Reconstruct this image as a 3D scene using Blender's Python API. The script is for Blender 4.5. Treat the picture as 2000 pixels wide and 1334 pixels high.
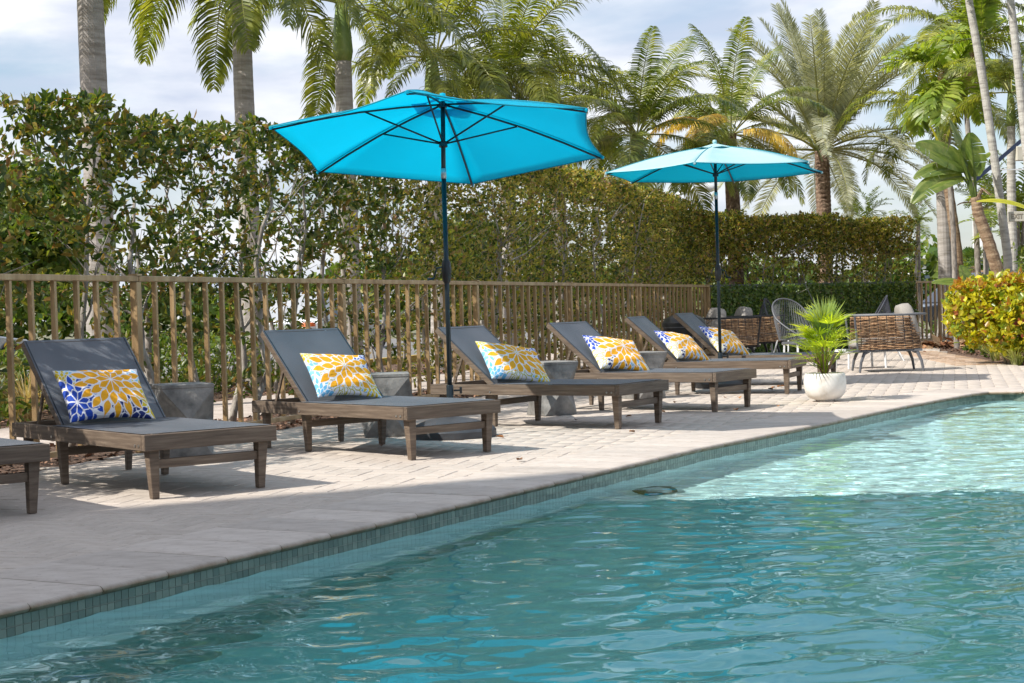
import bpy, math, random
import numpy as np
from mathutils import Vector, Matrix
from mathutils.geometry import tessellate_polygon

for o in list(bpy.data.objects): bpy.data.objects.remove(o)
SC = bpy.context.scene
COL = SC.collection
rad = math.radians
random.seed(7)

# ------------------------------------------------------------ camera
F_PX, PITCH, ROLL, CAM_H = 3145.68, 0.020622, 0.028787, 0.991
cr, sr, cp, sp = math.cos(ROLL), math.sin(ROLL), math.cos(PITCH), math.sin(PITCH)
cam_d = bpy.data.cameras.new('camera'); cam = bpy.data.objects.new('camera', cam_d); COL.objects.link(cam)
cam_d.sensor_width = 36; cam_d.lens = F_PX/2000*36; cam_d.clip_start = .05; cam_d.clip_end = 3000
R_ = Vector((cr, -sr*sp, -sr*cp)); U_ = Vector((sr, cr*sp, cr*cp)); B_ = -Vector((0, cp, -sp))
cam.matrix_world = Matrix(((R_.x, U_.x, B_.x, 0), (R_.y, U_.y, B_.y, 0), (R_.z, U_.z, B_.z, CAM_H), (0, 0, 0, 1)))
SC.camera = cam

# ------------------------------------------------------------ light
SUN_EL, SUN_AZ = rad(45), rad(245)          # the sun stands to the left, a little behind the camera
w = bpy.data.worlds.new('World'); SC.world = w; w.use_nodes = True
nt = w.node_tree; nt.nodes.clear()
N = nt.nodes.new; LK = nt.links.new
out = N('ShaderNodeOutputWorld'); bg = N('ShaderNodeBackground'); bg.inputs[1].default_value = 1.0
sky = N('ShaderNodeTexSky'); sky.sky_type = 'NISHITA'; sky.sun_disc = False
sky.sun_elevation = SUN_EL; sky.sun_rotation = SUN_AZ; sky.air_density = 1.0; sky.dust_density = 1.5
sk = N('ShaderNodeVectorMath'); sk.operation = 'SCALE'; sk.inputs['Scale'].default_value = 0.10
LK(sky.outputs[0], sk.inputs[0])
tc = N('ShaderNodeTexCoord'); mp = N('ShaderNodeMapping'); mp.inputs['Scale'].default_value = (1.6, 1.6, 5.5); mp.inputs['Location'].default_value = (.35, .2, .1)
LK(tc.outputs['Generated'], mp.inputs[0])
n1 = N('ShaderNodeTexNoise'); n1.inputs['Scale'].default_value = 2.6; n1.inputs['Detail'].default_value = 8; n1.inputs['Roughness'].default_value = .55; n1.inputs['Distortion'].default_value = .4
LK(mp.outputs[0], n1.inputs[0])
r1 = N('ShaderNodeValToRGB'); r1.color_ramp.elements[0].position = .36; r1.color_ramp.elements[1].position = .60
r1.color_ramp.elements[0].color = (.06,)*3+(1,); r1.color_ramp.elements[1].color = (.97,)*3+(1,)
LK(n1.outputs[0], r1.inputs[0])
n2 = N('ShaderNodeTexNoise'); n2.inputs['Scale'].default_value = 5.5; n2.inputs['Detail'].default_value = 6
LK(mp.outputs[0], n2.inputs[0])
r2 = N('ShaderNodeValToRGB'); r2.color_ramp.elements[0].position = .35; r2.color_ramp.elements[1].position = .66
r2.color_ramp.elements[0].color = (.39, .43, .53, 1); r2.color_ramp.elements[1].color = (.68, .685, .70, 1)
LK(n2.outputs[0], r2.inputs[0])
mx = N('ShaderNodeMix'); mx.data_type = 'RGBA'
LK(r1.outputs[0], mx.inputs[0]); LK(sk.outputs[0], mx.inputs[6]); LK(r2.outputs[0], mx.inputs[7])
LK(mx.outputs[2], bg.inputs[0]); LK(bg.outputs[0], out.inputs[0])

sl = bpy.data.lights.new('sun', 'SUN'); sl.energy = 3.6; sl.angle = rad(.45); sl.color = (1.0, .95, .87)
so = bpy.data.objects.new('sun', sl); COL.objects.link(so)
to_sun = Vector((math.sin(SUN_AZ)*math.cos(SUN_EL), math.cos(SUN_AZ)*math.cos(SUN_EL), math.sin(SUN_EL)))
so.rotation_euler = to_sun.to_track_quat('Z', 'Y').to_euler(); so.location = to_sun*30
vs = SC.view_settings; vs.view_transform = 'Standard'; vs.look = 'None'; vs.exposure = 0.77; vs.gamma = 1; vs.use_curve_mapping = False
SC.render.engine = 'CYCLES'
SC.cycles.max_bounces = 8; SC.cycles.transparent_max_bounces = 12; SC.cycles.caustics_refractive = True; SC.cycles.caustics_reflective = False
SC.cycles.sample_clamp_indirect = 12

# ------------------------------------------------------------ helpers
def ray(u, v):
    X = (u-1000)/F_PX; U = -(v-667)/F_PX
    a, b = X*cr+U*sr, -X*sr+U*cr
    return Vector((a, cp+b*sp, -sp+b*cp))
def at(u, v, y):
    d = ray(u, v); t = y/d.y; return Vector((d.x*t, y, CAM_H+d.z*t))
def gp(u, v, z=0.):
    d = ray(u, v); t = (z-CAM_H)/d.z; return Vector((d.x*t, d.y*t, z))

def tag(o, label=None, cat=None, group=None, kind=None):
    if label: o['label'] = label
    if cat: o['category'] = cat
    if group: o['group'] = group
    if kind: o['kind'] = kind
    return o
def thing(name, label, cat, loc=(0, 0, 0), rz=0., group=None):
    o = bpy.data.objects.new(name, None); COL.objects.link(o); o.location = loc; o.rotation_euler = (0, 0, rz)
    o.empty_display_size = .1
    return tag(o, label, cat, group)
def link(name, me, parent=None, m=None):
    o = bpy.data.objects.new(name, me); COL.objects.link(o)
    if m is not None and not me.materials: me.materials.append(m)
    if parent is not None: o.parent = parent
    return o
def copy_tree(o, parent=None):
    c = o.copy(); COL.objects.link(c)
    if parent is not None: c.parent = parent
    for ch in o.children: copy_tree(ch, c)
    return c

class MB:
    def __init__(s): s.v = []; s.f = []
    def add(s, vs_, fs):
        b = len(s.v); s.v += [tuple(p) for p in vs_]; s.f += [tuple(i+b for i in f) for f in fs]; return s
    def box(s, c, size, rot=None):
        hx, hy, hz = size[0]/2, size[1]/2, size[2]/2
        P = [Vector((x, y, z)) for z in (-hz, hz) for y in (-hy, hy) for x in (-hx, hx)]
        if rot is not None: P = [rot@p for p in P]
        P = [p+Vector(c) for p in P]
        return s.add(P, [(0, 2, 3, 1), (4, 5, 7, 6), (0, 1, 5, 4), (2, 6, 7, 3), (0, 4, 6, 2), (1, 3, 7, 5)])
    def bbox(s, lo, hi): return s.box([(a+b)/2 for a, b in zip(lo, hi)], [b-a for a, b in zip(lo, hi)])
    def loft(s, rings, close=True, cap=True):
        n = len(rings[0]); vs_ = [p for r in rings for p in r]; fs = []
        for k in range(len(rings)-1):
            for i in range(n if close else n-1):
                j = (i+1) % n
                fs.append((k*n+i, k*n+j, (k+1)*n+j, (k+1)*n+i))
        if cap and close:
            fs.append(tuple(range(n))[::-1]); fs.append(tuple((len(rings)-1)*n+i for i in range(n)))
        return s.add(vs_, fs)
    def tube(s, pts, r, n=8, cap=True):
        pts = [Vector(p) for p in pts]; rings = []
        if not hasattr(r, '__len__'): r = [r]*len(pts)
        prev = None
        for i, p in enumerate(pts):
            t = (pts[min(i+1, len(pts)-1)]-pts[max(i-1, 0)]).normalized()
            if prev is None:
                a = Vector((0, 0, 1)) if abs(t.z) < .9 else Vector((1, 0, 0))
                x = t.cross(a).normalized()
            else:
                x = (prev-t*prev.dot(t)).normalized()
            prev = x; y = t.cross(x)
            rings.append([p+(x*math.cos(2*math.pi*k/n)+y*math.sin(2*math.pi*k/n))*r[i] for k in range(n)])
        return s.loft(rings, True, cap)
    def lathe(s, prof, n=24, c=(0, 0, 0), cap=False):
        rings = [[(c[0]+r*math.cos(2*math.pi*k/n), c[1]+r*math.sin(2*math.pi*k/n), c[2]+z) for k in range(n)] for r, z in prof]
        return s.loft(rings, True, cap)
    def bar(s, a, b, wd, ht, up=(0, 0, 1)):
        a, b = Vector(a), Vector(b); t = (b-a).normalized(); x = t.cross(Vector(up)).normalized(); y = x.cross(t)
        q = [x*wd/2+y*ht/2, -x*wd/2+y*ht/2, -x*wd/2-y*ht/2, x*wd/2-y*ht/2]
        return s.loft([[a+k for k in q], [b+k for k in q]])
    def mesh(s, name, m=None, smooth=False, bevel=0):
        me = bpy.data.meshes.new(name); me.from_pydata(s.v, [], s.f)
        if bevel:
            import bmesh
            bm = bmesh.new(); bm.from_mesh(me); bmesh.ops.remove_doubles(bm, verts=bm.verts, dist=1e-5)
            bmesh.ops.bevel(bm, geom=[e for e in bm.edges if len(e.link_faces) == 2 and e.calc_face_angle(0) > .5], offset=bevel, segments=1, affect='EDGES')
            bm.to_mesh(me); bm.free()
        if m: me.materials.append(m)
        if smooth: me.shade_smooth()
        me.update(); return me
    def build(s, name, m, parent=None, smooth=False, bevel=0, angle=None):
        me = s.mesh(name, m, smooth, bevel)
        if angle: me.shade_smooth(); me.set_sharp_from_angle(angle=rad(angle))
        return link(name, me, parent)

def np_mesh(name, V, Fc, m=None, smooth=False):
    """V (n,3), Fc (k,3|4) arrays"""
    me = bpy.data.meshes.new(name); k = Fc.shape[1]
    me.vertices.add(len(V)); me.vertices.foreach_set('co', np.asarray(V, dtype=np.float32).ravel())
    me.loops.add(Fc.size); me.loops.foreach_set('vertex_index', Fc.astype(np.int32).ravel())
    me.polygons.add(len(Fc)); me.polygons.foreach_set('loop_start', np.arange(0, Fc.size, k, dtype=np.int32))
    me.update(calc_edges=True); me.validate()
    if m: me.materials.append(m)
    if smooth: me.shade_smooth()
    return me

# ------------------------------------------------------------ materials
def rgb(c): return (c[0], c[1], c[2], 1)
def mat(name, cols, scale=6., rough=.6, bump=0., bscale=None, metal=0., stretch=(1, 1, 1), detail=5, lo=.35, hi=.65, island=0., objrand=0., trans=0., spec=.5, coord='Object', tcol=None, coat=0.):
    """noise between the colours in cols, tone varied per piece, optional bump, optional translucency"""
    m = bpy.data.materials.new(name); m.use_nodes = True; t = m.node_tree; nn = t.nodes.new; ll = t.links.new
    b = t.nodes['Principled BSDF']; o = t.nodes['Material Output']
    b.inputs['Roughness'].default_value = rough; b.inputs['Metallic'].default_value = metal; b.inputs['Specular IOR Level'].default_value = spec
    if coat: b.inputs['Coat Weight'].default_value = coat
    c = nn('ShaderNodeTexCoord'); mpn = nn('ShaderNodeMapping'); mpn.inputs['Scale'].default_value = stretch; ll(c.outputs[coord], mpn.inputs[0])
    nz = nn('ShaderNodeTexNoise'); nz.inputs['Scale'].default_value = scale; nz.inputs['Detail'].default_value = detail; nz.inputs['Roughness'].default_value = .6
    ll(mpn.outputs[0], nz.inputs[0])
    rp = nn('ShaderNodeValToRGB'); e = rp.color_ramp.elements
    e[0].position = lo; e[1].position = hi; e[0].color = rgb(cols[0]); e[1].color = rgb(cols[-1])
    for i, cc in enumerate(cols[1:-1]):
        x = e.new(lo+(hi-lo)*(i+1)/(len(cols)-1)); x.color = rgb(cc)
    col = rp.outputs[0]
    fac = nz.outputs[0]
    if island or objrand:
        g = nn('ShaderNodeNewGeometry'); oi = nn('ShaderNodeObjectInfo')
        src = g.outputs['Random Per Island'] if island else oi.outputs['Random']
        if island and objrand:
            ad = nn('ShaderNodeMath'); ad.operation = 'ADD'; ll(g.outputs['Random Per Island'], ad.inputs[0]); ll(oi.outputs['Random'], ad.inputs[1])
            fr = nn('ShaderNodeMath'); fr.operation = 'FRACT'; ll(ad.outputs[0], fr.inputs[0]); src = fr.outputs[0]
        amt = island or objrand
        if amt >= 1:      # colour chosen per piece
            mm = nn('ShaderNodeMath'); mm.operation = 'MULTIPLY_ADD'; ll(nz.outputs[0], mm.inputs[0]); mm.inputs[1].default_value = .3; 
            sb = nn('ShaderNodeMath'); sb.operation = 'SUBTRACT'; ll(src, sb.inputs[0]); sb.inputs[1].default_value = .15
            ll(sb.outputs[0], mm.inputs[2]); fac = mm.outputs[0]
        else:
            hs = nn('ShaderNodeHueSaturation'); mr = nn('ShaderNodeMapRange'); ll(src, mr.inputs[0]); mr.inputs[3].default_value = 1-amt; mr.inputs[4].default_value = 1+amt
            ll(mr.outputs[0], hs.inputs['Value']); ll(rp.outputs[0], hs.inputs['Color']); col = hs.outputs[0]
    ll(fac, rp.inputs[0])
    ll(col, b.inputs['Base Color'])
    if bump:
        bn = nn('ShaderNodeBump'); bn.inputs['Strength'].default_value = min(1, bump); bn.inputs['Distance'].default_value = .01
        nb = nn('ShaderNodeTexNoise'); nb.inputs['Scale'].default_value = bscale or scale*3; nb.inputs['Detail'].default_value = 6; ll(mpn.outputs[0], nb.inputs[0])
        ll(nb.outputs[0], bn.inputs['Height']); ll(bn.outputs[0], b.inputs['Normal'])
    if trans:
        tr = nn('ShaderNodeBsdfTranslucent'); ms = nn('ShaderNodeMixShader'); ms.inputs[0].default_value = trans
        if tcol: tr.inputs[0].default_value = rgb(tcol)
        else:
            gm = nn('ShaderNodeMix'); gm.data_type = 'RGBA'; gm.blend_type = 'MULTIPLY'; gm.inputs[0].default_value = 1
            gm.inputs[7].default_value = (2.2, 2.1, .8, 1); ll(col, gm.inputs[6]); ll(gm.outputs[2], tr.inputs[0])
        ll(b.outputs[0], ms.inputs[1]); ll(tr.outputs[0], ms.inputs[2]); ll(ms.outputs[0], o.inputs[0])
    m['col'] = 1
    return m

M = {}
M['travertine'] = mat('travertine', [(.34, .285, .235), (.485, .42, .36), (.535, .47, .41)], 9, .75, .35, 60, stretch=(1, 1.6, 1), lo=.25, hi=.6, island=.06, objrand=.06)
M['coping'] = mat('coping_travertine', [(.38, .325, .28), (.51, .45, .395), (.57, .51, .455)], 6, .7, .3, 50, stretch=(1, 2, 1), lo=.3, hi=.65, objrand=.13)
M['grout'] = mat('joint_sand', [(.02, .017, .014), (.05, .042, .035)], 30, .95)
M['plaster'] = mat('pool_plaster', [(.80, .88, .86), (.88, .93, .92)], 3, .6, .1, 40)
M['step_trim'] = mat('step_trim_tile', [(.16, .12, .08), (.25, .2, .14)], 20, .3)
M['tile'] = mat('glass_tile', [(.11, .15, .125), (.155, .20, .165), (.205, .25, .205)], 25, .18, .1, 30, lo=.0, hi=1.0, island=1.0, objrand=1.0)
M['tile_grout'] = mat('tile_grout', [(.30, .33, .28), (.38, .40, .35)], 30, .8)
M['fence'] = mat('bronze_fence_paint', [(.26, .165, .08), (.40, .27, .14), (.52, .39, .23)], 3, .34, .08, 40, stretch=(3, 3, .6), lo=.3, hi=.7, metal=.25)
M['wood'] = mat('weathered_teak', [(.075, .05, .034), (.13, .094, .066), (.20, .15, .108)], 7, .6, .25, 70, stretch=(1, 1, 9), lo=.3, hi=.7, objrand=.12)
M['wood_u'] = mat('weathered_teak_crosswise', [(.075, .05, .034), (.13, .094, .066), (.20, .15, .108)], 7, .6, .25, 70, stretch=(.5, 9, 9), lo=.3, hi=.7, objrand=.12)
M['wood_v'] = mat('weathered_teak_lengthwise', [(.075, .05, .034), (.13, .094, .066), (.20, .15, .108)], 7, .6, .25, 70, stretch=(9, .5, 9), lo=.3, hi=.7, objrand=.12)
M['sling'] = mat('charcoal_sling_fabric', [(.095, .108, .128), (.13, .14, .16)], 3, .48, .35, 900, detail=2)
M['bolt'] = mat('zinc_bolt', [(.5, .5, .48), (.6, .6, .58)], 5, .3, metal=.9)
M['concrete'] = mat('cast_concrete', [(.10, .10, .095), (.21, .205, .195), (.32, .31, .29)], 7, .85, .5, 30, lo=.3, hi=.7)
M['dark_base'] = mat('dark_resin', [(.035, .037, .042), (.06, .062, .068)], 6, .5, .1, 40)
M['pole'] = mat('anthracite_aluminium', [(.022, .035, .045), (.03, .045, .055)], 4, .35, metal=.5)
M['pole_band'] = mat('silver_band', [(.35, .42, .45), (.5, .55, .58)], 4, .3, metal=.6)
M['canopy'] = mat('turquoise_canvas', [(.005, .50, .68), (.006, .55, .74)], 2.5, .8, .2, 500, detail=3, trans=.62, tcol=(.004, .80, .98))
M['canopy_pale'] = mat('pale_turquoise_canvas', [(.50, .77, .80), (.56, .82, .85)], 2.5, .8, .2, 500, detail=3, trans=.35, tcol=(.0, .62, .72))  # paler cloth for one face of the far umbrella's canopy
M['canopy_seam'] = mat('canopy_seam', [(.01, .34, .46), (.012, .38, .50)], 5, .8, trans=.3, tcol=(.01, .5, .65))
M['white_pot'] = mat('white_glazed_fibreglass', [(.60, .56, .50), (.75, .73, .69), (.80, .78, .75)], 5, .38, .12, 30)
M['soil'] = mat('potting_soil', [(.03, .02, .015), (.10, .07, .05)], 40, .95, .6, 60)
M['mulch'] = mat('bark_mulch', [(.045, .025, .016), (.12, .07, .045), (.25, .15, .10)], 35, .95, .8, 50, lo=.3, hi=.75)
M['mulch_chip'] = mat('bark_chip', [(.05, .03, .02), (.15, .08, .05), (.30, .17, .11)], 20, .9, island=1.)
M['dry_litter'] = mat('dry_palm_litter', [(.22, .09, .04), (.38, .19, .09), (.5, .32, .18)], 20, .8, island=1.)
M['sidewalk'] = mat('pale_pavers', [(.38, .32, .28), (.52, .45, .40)], 4, .85, .2, 40, lo=.35, hi=.6)
M['orange_paver'] = mat('tan_paver', [(.42, .26, .16), (.55, .40, .28)], 8, .85, .2, 40, island=.15, objrand=.15)
M['road'] = mat('asphalt', [(.16, .155, .15), (.22, .215, .21)], 3, .9, .3, 60)
M['road_paint'] = mat('road_paint', [(.6, .6, .58), (.75, .75, .72)], 12, .7)
M['kerb_paint'] = mat('yellow_kerb_paint', [(.45, .30, .05), (.6, .42, .08)], 12, .7)
M['ground'] = mat('sandy_ground', [(.09, .10, .05), (.20, .18, .12), (.10, .13, .05)], .4, .95, .3, 8)
M['leaf_big'] = mat('hedge_leaf_large', [(.022, .048, .010), (.045, .085, .014), (.075, .115, .020), (.105, .14, .025), (.19, .18, .035), (.20, .11, .045)], 3, .38, trans=.38, island=1., lo=.0, hi=1., spec=.5)
M['leaf_small'] = mat('hedge_leaf_small', [(.022, .045, .010), (.06, .10, .016), (.14, .18, .028), (.28, .28, .045), (.38, .32, .09), (.22, .12, .09)], 2, .38, trans=.34, island=1., lo=.0, hi=1.)
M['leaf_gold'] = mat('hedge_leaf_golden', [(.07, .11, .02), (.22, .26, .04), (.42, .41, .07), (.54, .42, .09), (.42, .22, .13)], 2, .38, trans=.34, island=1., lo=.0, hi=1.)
M['leaf_ivy'] = mat('ivy_leaf', [(.03, .07, .018), (.07, .13, .03), (.12, .19, .045), (.19, .24, .06)], 2, .4, trans=.35, island=1., lo=.0, hi=1.)
M['leaf_green'] = mat('shrub_leaf', [(.03, .07, .012), (.07, .13, .02), (.13, .19, .03), (.2, .22, .04)], 2, .4, trans=.35, island=1., lo=.0, hi=1.)
M['leaf_croton'] = mat('croton_leaf', [(.10, .18, .02), (.24, .30, .025), (.42, .44, .03), (.58, .54, .03), (.52, .46, .03), (.30, .30, .03), (.34, .10, .03)], 2, .35, trans=.3, island=1., lo=.0, hi=1.)
M['leaf_croton_tip'] = mat('croton_tip_leaf', [(.30, .06, .03), (.45, .34, .04), (.40, .16, .04)], 2, .35, trans=.3, island=1., lo=.0, hi=1.)
M['bark'] = mat('grey_bark', [(.16, .14, .12), (.29, .26, .23), (.42, .385, .34)], 14, .9, .6, 60, stretch=(1, 1, .4))
M['royal_trunk'] = mat('royal_palm_trunk', [(.24, .21, .18), (.36, .33, .30), (.47, .43, .40)], 3, .85, .5, 30, stretch=(1, 1, 7), lo=.3, hi=.7)
M['shaft'] = mat('palm_crownshaft', [(.10, .16, .03), (.17, .24, .05), (.26, .30, .08)], 3, .45, .1, 20, stretch=(1, 1, .4))
M['date_trunk'] = mat('date_palm_trunk', [(.09, .055, .035), (.20, .13, .09), (.30, .22, .16)], 14, .95, .8, 30)
M['thin_trunk'] = mat('ringed_palm_trunk', [(.30, .28, .25), (.44, .42, .38), (.52, .50, .45)], 6, .75, .4, 30, stretch=(1, 1, 5))
M['frond_royal'] = mat('royal_frond', [(.06, .09, .014), (.16, .19, .028), (.33, .34, .07)], 3, .33, trans=.36, island=.35)
M['frond_coco'] = mat('coconut_frond', [(.055, .095, .02), (.155, .195, .035), (.33, .34, .08)], 3, .33, trans=.35, island=.35)
M['frond_old'] = mat('yellowed_frond', [(.50, .36, .07), (.60, .44, .10), (.42, .24, .06)], 3, .45, trans=.32, island=.3)
M['frond_date'] = mat('silver_date_frond', [(.19, .21, .15), (.32, .335, .26), (.46, .46, .37)], 3, .4, trans=.25, island=.3)
M['frond_bright'] = mat('bright_feather_frond', [(.10, .17, .02), (.20, .27, .04), (.32, .36, .07)], 3, .35, trans=.4, island=.3)
M['frond_dry'] = mat('dead_frond', [(.22, .13, .07), (.34, .22, .13), (.15, .09, .05)], 3, .7, trans=.2, island=.3)
M['rachis'] = mat('frond_rib', [(.20, .22, .05), (.30, .28, .08)], 4, .5)
M['banana'] = mat('banana_leaf', [(.08, .13, .03), (.14, .20, .045), (.22, .26, .08)], 5, .3, .15, 20, trans=.35, stretch=(1, 8, 1))
M['banana_yellow'] = mat('yellowing_banana_leaf', [(.35, .38, .03), (.50, .48, .05)], 5, .35, .15, 20, trans=.35, stretch=(1, 8, 1))
M['bop_trunk'] = mat('fibrous_trunk', [(.16, .10, .06), (.28, .19, .12), (.36, .27, .18)], 9, .9, .7, 30, stretch=(1, 1, 3))
M['fan'] = mat('fan_palm_leaf', [(.20, .30, .02), (.38, .46, .035), (.56, .58, .06)], 3, .4, trans=.4, island=.4)
M['fan_blue'] = mat('fan_palm_spear', [(.16, .24, .12), (.25, .33, .14), (.36, .40, .10)], 3, .4, trans=.35, island=.3)
M['dry_grass'] = mat('dry_grass', [(.30, .22, .12), (.45, .36, .2), (.55, .47, .3)], 3, .8, trans=.3, island=1., lo=0, hi=1)
M['strap'] = mat('variegated_strap_leaf', [(.14, .20, .05), (.35, .38, .16), (.5, .5, .28)], 3, .5, trans=.35, island=1., lo=0, hi=1)
M['wicker'] = mat('woven_wicker', [(.10, .05, .022), (.30, .17, .085), (.52, .35, .20)], 9, .6, .2, 60, island=.45, stretch=(3, 3, 1), lo=.25, hi=.7)
M['black_metal'] = mat('black_steel', [(.016, .017, .02), (.024, .025, .03)], 4, .4, metal=.4)
M['grey_metal'] = mat('grey_powder_coat', [(.09, .095, .105), (.13, .135, .15)], 4, .45)
M['rope_dark'] = mat('navy_rope', [(.03, .035, .05), (.06, .065, .085)], 4, .7)
M['rope_grey'] = mat('grey_rope', [(.16, .17, .19), (.26, .27, .29)], 4, .7)
M['cushion'] = mat('taupe_cushion', [(.27, .25, .225), (.33, .31, .285)], 5, .9, .5, 14)
M['white_metal'] = mat('white_metal', [(.62, .64, .66), (.72, .73, .74)], 3, .5)
M['black_plastic'] = mat('black_plastic', [(.008, .009, .011), (.014, .015, .018)], 4, .4)
M['white_wall'] = mat('white_render', [(.62, .63, .63), (.72, .72, .71)], 2, .85)
M['window_glass'] = mat('window_glass', [(.05, .08, .11), (.09, .12, .15)], 2, .1)
M['shade_block_wall'] = mat('shade_block_paint', [(.45, .43, .40), (.5, .48, .45)], 2, .8)  # wall colour of the unseen block added for shade
M['car_silver'] = mat('silver_car_paint', [(.42, .44, .46), (.5, .52, .54)], 2, .25, metal=.5, coat=.5)
M['car_dark'] = mat('dark_blue_car_paint', [(.02, .028, .045), (.03, .04, .06)], 2, .2, metal=.4, coat=.6)
M['tyre'] = mat('tyre_rubber', [(.012, .012, .012), (.02, .02, .02)], 6, .85)
M['orange_plastic'] = mat('orange_barrel_plastic', [(.75, .13, .02), (.8, .17, .03)], 5, .5)
M['white_band'] = mat('reflective_band', [(.7, .7, .7), (.8, .8, .8)], 5, .4)
M['sign_cream'] = mat('cream_sign', [(.55, .52, .43), (.62, .59, .5)], 5, .6)
M['sign_ink'] = mat('sign_lettering', [(.25, .22, .17), (.32, .28, .22)], 5, .6)
M['strut'] = mat('navy_strut', [(.02, .03, .07), (.03, .045, .09)], 4, .4)
M['flower'] = mat('orange_flower', [(.75, .16, .03), (.8, .28, .05)], 5, .5, trans=.3)
M['white_flower'] = mat('white_flower', [(.7, .7, .68), (.8, .8, .78)], 5, .5, trans=.3)
M['fallen'] = mat('fallen_leaf', [(.22, .08, .03), (.38, .18, .06), (.12, .05, .03)], 4, .6, objrand=.3)

# algae and dirt brown the rounded front of the coping stones
t = M['coping'].node_tree; nn = t.nodes.new; ll = t.links.new; b = t.nodes['Principled BSDF']; src = b.inputs['Base Color'].links[0].from_socket
tcx = nn('ShaderNodeTexCoord'); sx = nn('ShaderNodeSeparateXYZ'); ll(tcx.outputs['Object'], sx.inputs[0]); mr = nn('ShaderNodeMapRange'); mr.inputs[1].default_value = -.002; mr.inputs[2].default_value = -.018; ll(sx.outputs[2], mr.inputs[0])
nz = nn('ShaderNodeTexNoise'); nz.inputs['Scale'].default_value = 14; nz.inputs['Detail'].default_value = 6; ll(tcx.outputs['Object'], nz.inputs[0]); ml = nn('ShaderNodeMath'); ml.operation = 'MULTIPLY_ADD'; ll(nz.outputs[0], ml.inputs[0]); ml.inputs[1].default_value = 1.1; ml.inputs[2].default_value = .38
m3 = nn('ShaderNodeMath'); m3.operation = 'MULTIPLY'; m3.use_clamp = True; ll(mr.outputs[0], m3.inputs[0]); ll(ml.outputs[0], m3.inputs[1])
mx = nn('ShaderNodeMix'); mx.data_type = 'RGBA'; ll(m3.outputs[0], mx.inputs[0]); ll(src, mx.inputs[6]); mx.inputs[7].default_value = (.20, .135, .075, 1); ll(mx.outputs[2], b.inputs['Base Color'])
# pits of the travertine: small dark elongated holes with a shape of their own
for key in ('coping', 'travertine'):
    t = M[key].node_tree; nn = t.nodes.new; ll = t.links.new; b = t.nodes['Principled BSDF']; src = b.inputs['Base Color'].links[0].from_socket
    tcx = nn('ShaderNodeTexCoord'); mp2 = nn('ShaderNodeMapping'); mp2.inputs['Scale'].default_value = (22, 60, 22); ll(tcx.outputs['Object'], mp2.inputs[0])
    n4 = nn('ShaderNodeTexNoise'); n4.inputs['Scale'].default_value = 1; n4.inputs['Detail'].default_value = 3; ll(mp2.outputs[0], n4.inputs[0]); mr = nn('ShaderNodeMapRange'); mr.inputs[1].default_value = .67; mr.inputs[2].default_value = .73; ll(n4.outputs[0], mr.inputs[0])
    mx = nn('ShaderNodeMix'); mx.data_type = 'RGBA'; ll(mr.outputs[0], mx.inputs[0]); ll(src, mx.inputs[6]); mx.inputs[7].default_value = (.13, .10, .08, 1); ll(mx.outputs[2], b.inputs['Base Color'])

# ============================================================ SETTING
DV = Vector((0.487903, 0.872898, 0)); NV = Vector((-0.872898, 0.487903, 0)); PB = Vector((0, 8.8209, 0))
def E(a, c=0., z=0.): return PB+DV*a+NV*c+Vector((0, 0, z))
EDGE_FAR = [Vector((x, y, 0)) for x, y in ((1.90, 12.06), (2.45, 12.92), (3.55, 14.72), (4.25, 15.76), (4.62, 16.28), (4.84, 16.52), (5.02, 16.54), (5.22, 16.42))]
EDGE = [E(-8.4), E(-5.06), E(2.6)]+EDGE_FAR+[Vector((6.5, 15.8, 0)), Vector((9.0, 14.7, 0)), Vector((11.0, 13.2, 0))]
POOL = EDGE+[Vector((11, 1.5, 0)), Vector((-3.9, 1.5, 0))]
WATER_Z, FLOOR_Z = -.104, -.98
FDIR = Vector((0.346306, 0.938122, 0)); FN = Vector((-0.938122, 0.346306, 0)); FB = Vector((0, 19.492, 0)); FH = 1.311   # fence line, FN points out of the pool yard
def FP(t, n=0., z=0.): return FB+FDIR*t+FN*n+Vector((0, 0, z))
CORNER = FP(10.35); FAR_END = Vector((9.0, 33.91, 0)); GD = (FAR_END-CORNER).normalized(); GN = Vector((-GD.y, GD.x, 0))
def GP(s, n=0., z=0.): return CORNER+GD*s+GN*n+Vector((0, 0, z))

def sheet(name, outer, z, m, hole=None, kind='structure'):
    loops = [[Vector((p[0], p[1], 0)) for p in outer]]
    if hole: loops.append([Vector((p[0], p[1], 0)) for p in hole][::-1])
    tris = tessellate_polygon(loops)
    pts = [p for l in loops for p in l]
    fs = []
    for a, b, c in tris:
        n = (pts[b]-pts[a]).cross(pts[c]-pts[a]).z
        fs.append((a, b, c) if n > 0 else (a, c, b))
    me = bpy.data.meshes.new(name); me.from_pydata([(p.x, p.y, z) for p in pts], [], fs); me.materials.append(m)
    return tag(link(name, me), kind=kind)

sheet('ground', [(-900, -300), (900, -300), (900, 1500), (-900, 1500)], -.060, M['ground'], POOL)
deck_outer = [FP(-26, -.02), FP(10.35, -.02), GP(5.7, -.05), GP(6.2, -.9), (8.0, 30.5, 0), (7.35, 27.2, 0), (7.1, 25.2, 0), (6.9, 22.6, 0), (7.6, 21.2, 0), (16, 19, 0), (16, -8, 0), (-16, -8, 0)]
deck = sheet('pool_deck', deck_outer, -.026, M['grout'], POOL)
sheet('fence_bed', [FP(-26, .0), FP(10.6, .0), FP(10.6, 1.35), FP(-26, 1.35)], -.030, M['mulch'])
sheet('sidewalk', [FP(-26, 1.35), FP(10.6, 1.35), FP(12, 3.2), FP(-26, 3.2)], -.020, M['sidewalk'])
sheet('planting_strip', [FP(-26, 3.2), FP(13, 3.2), FP(13, 6.3), FP(-26, 6.3)], -.034, M['mulch'])
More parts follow.
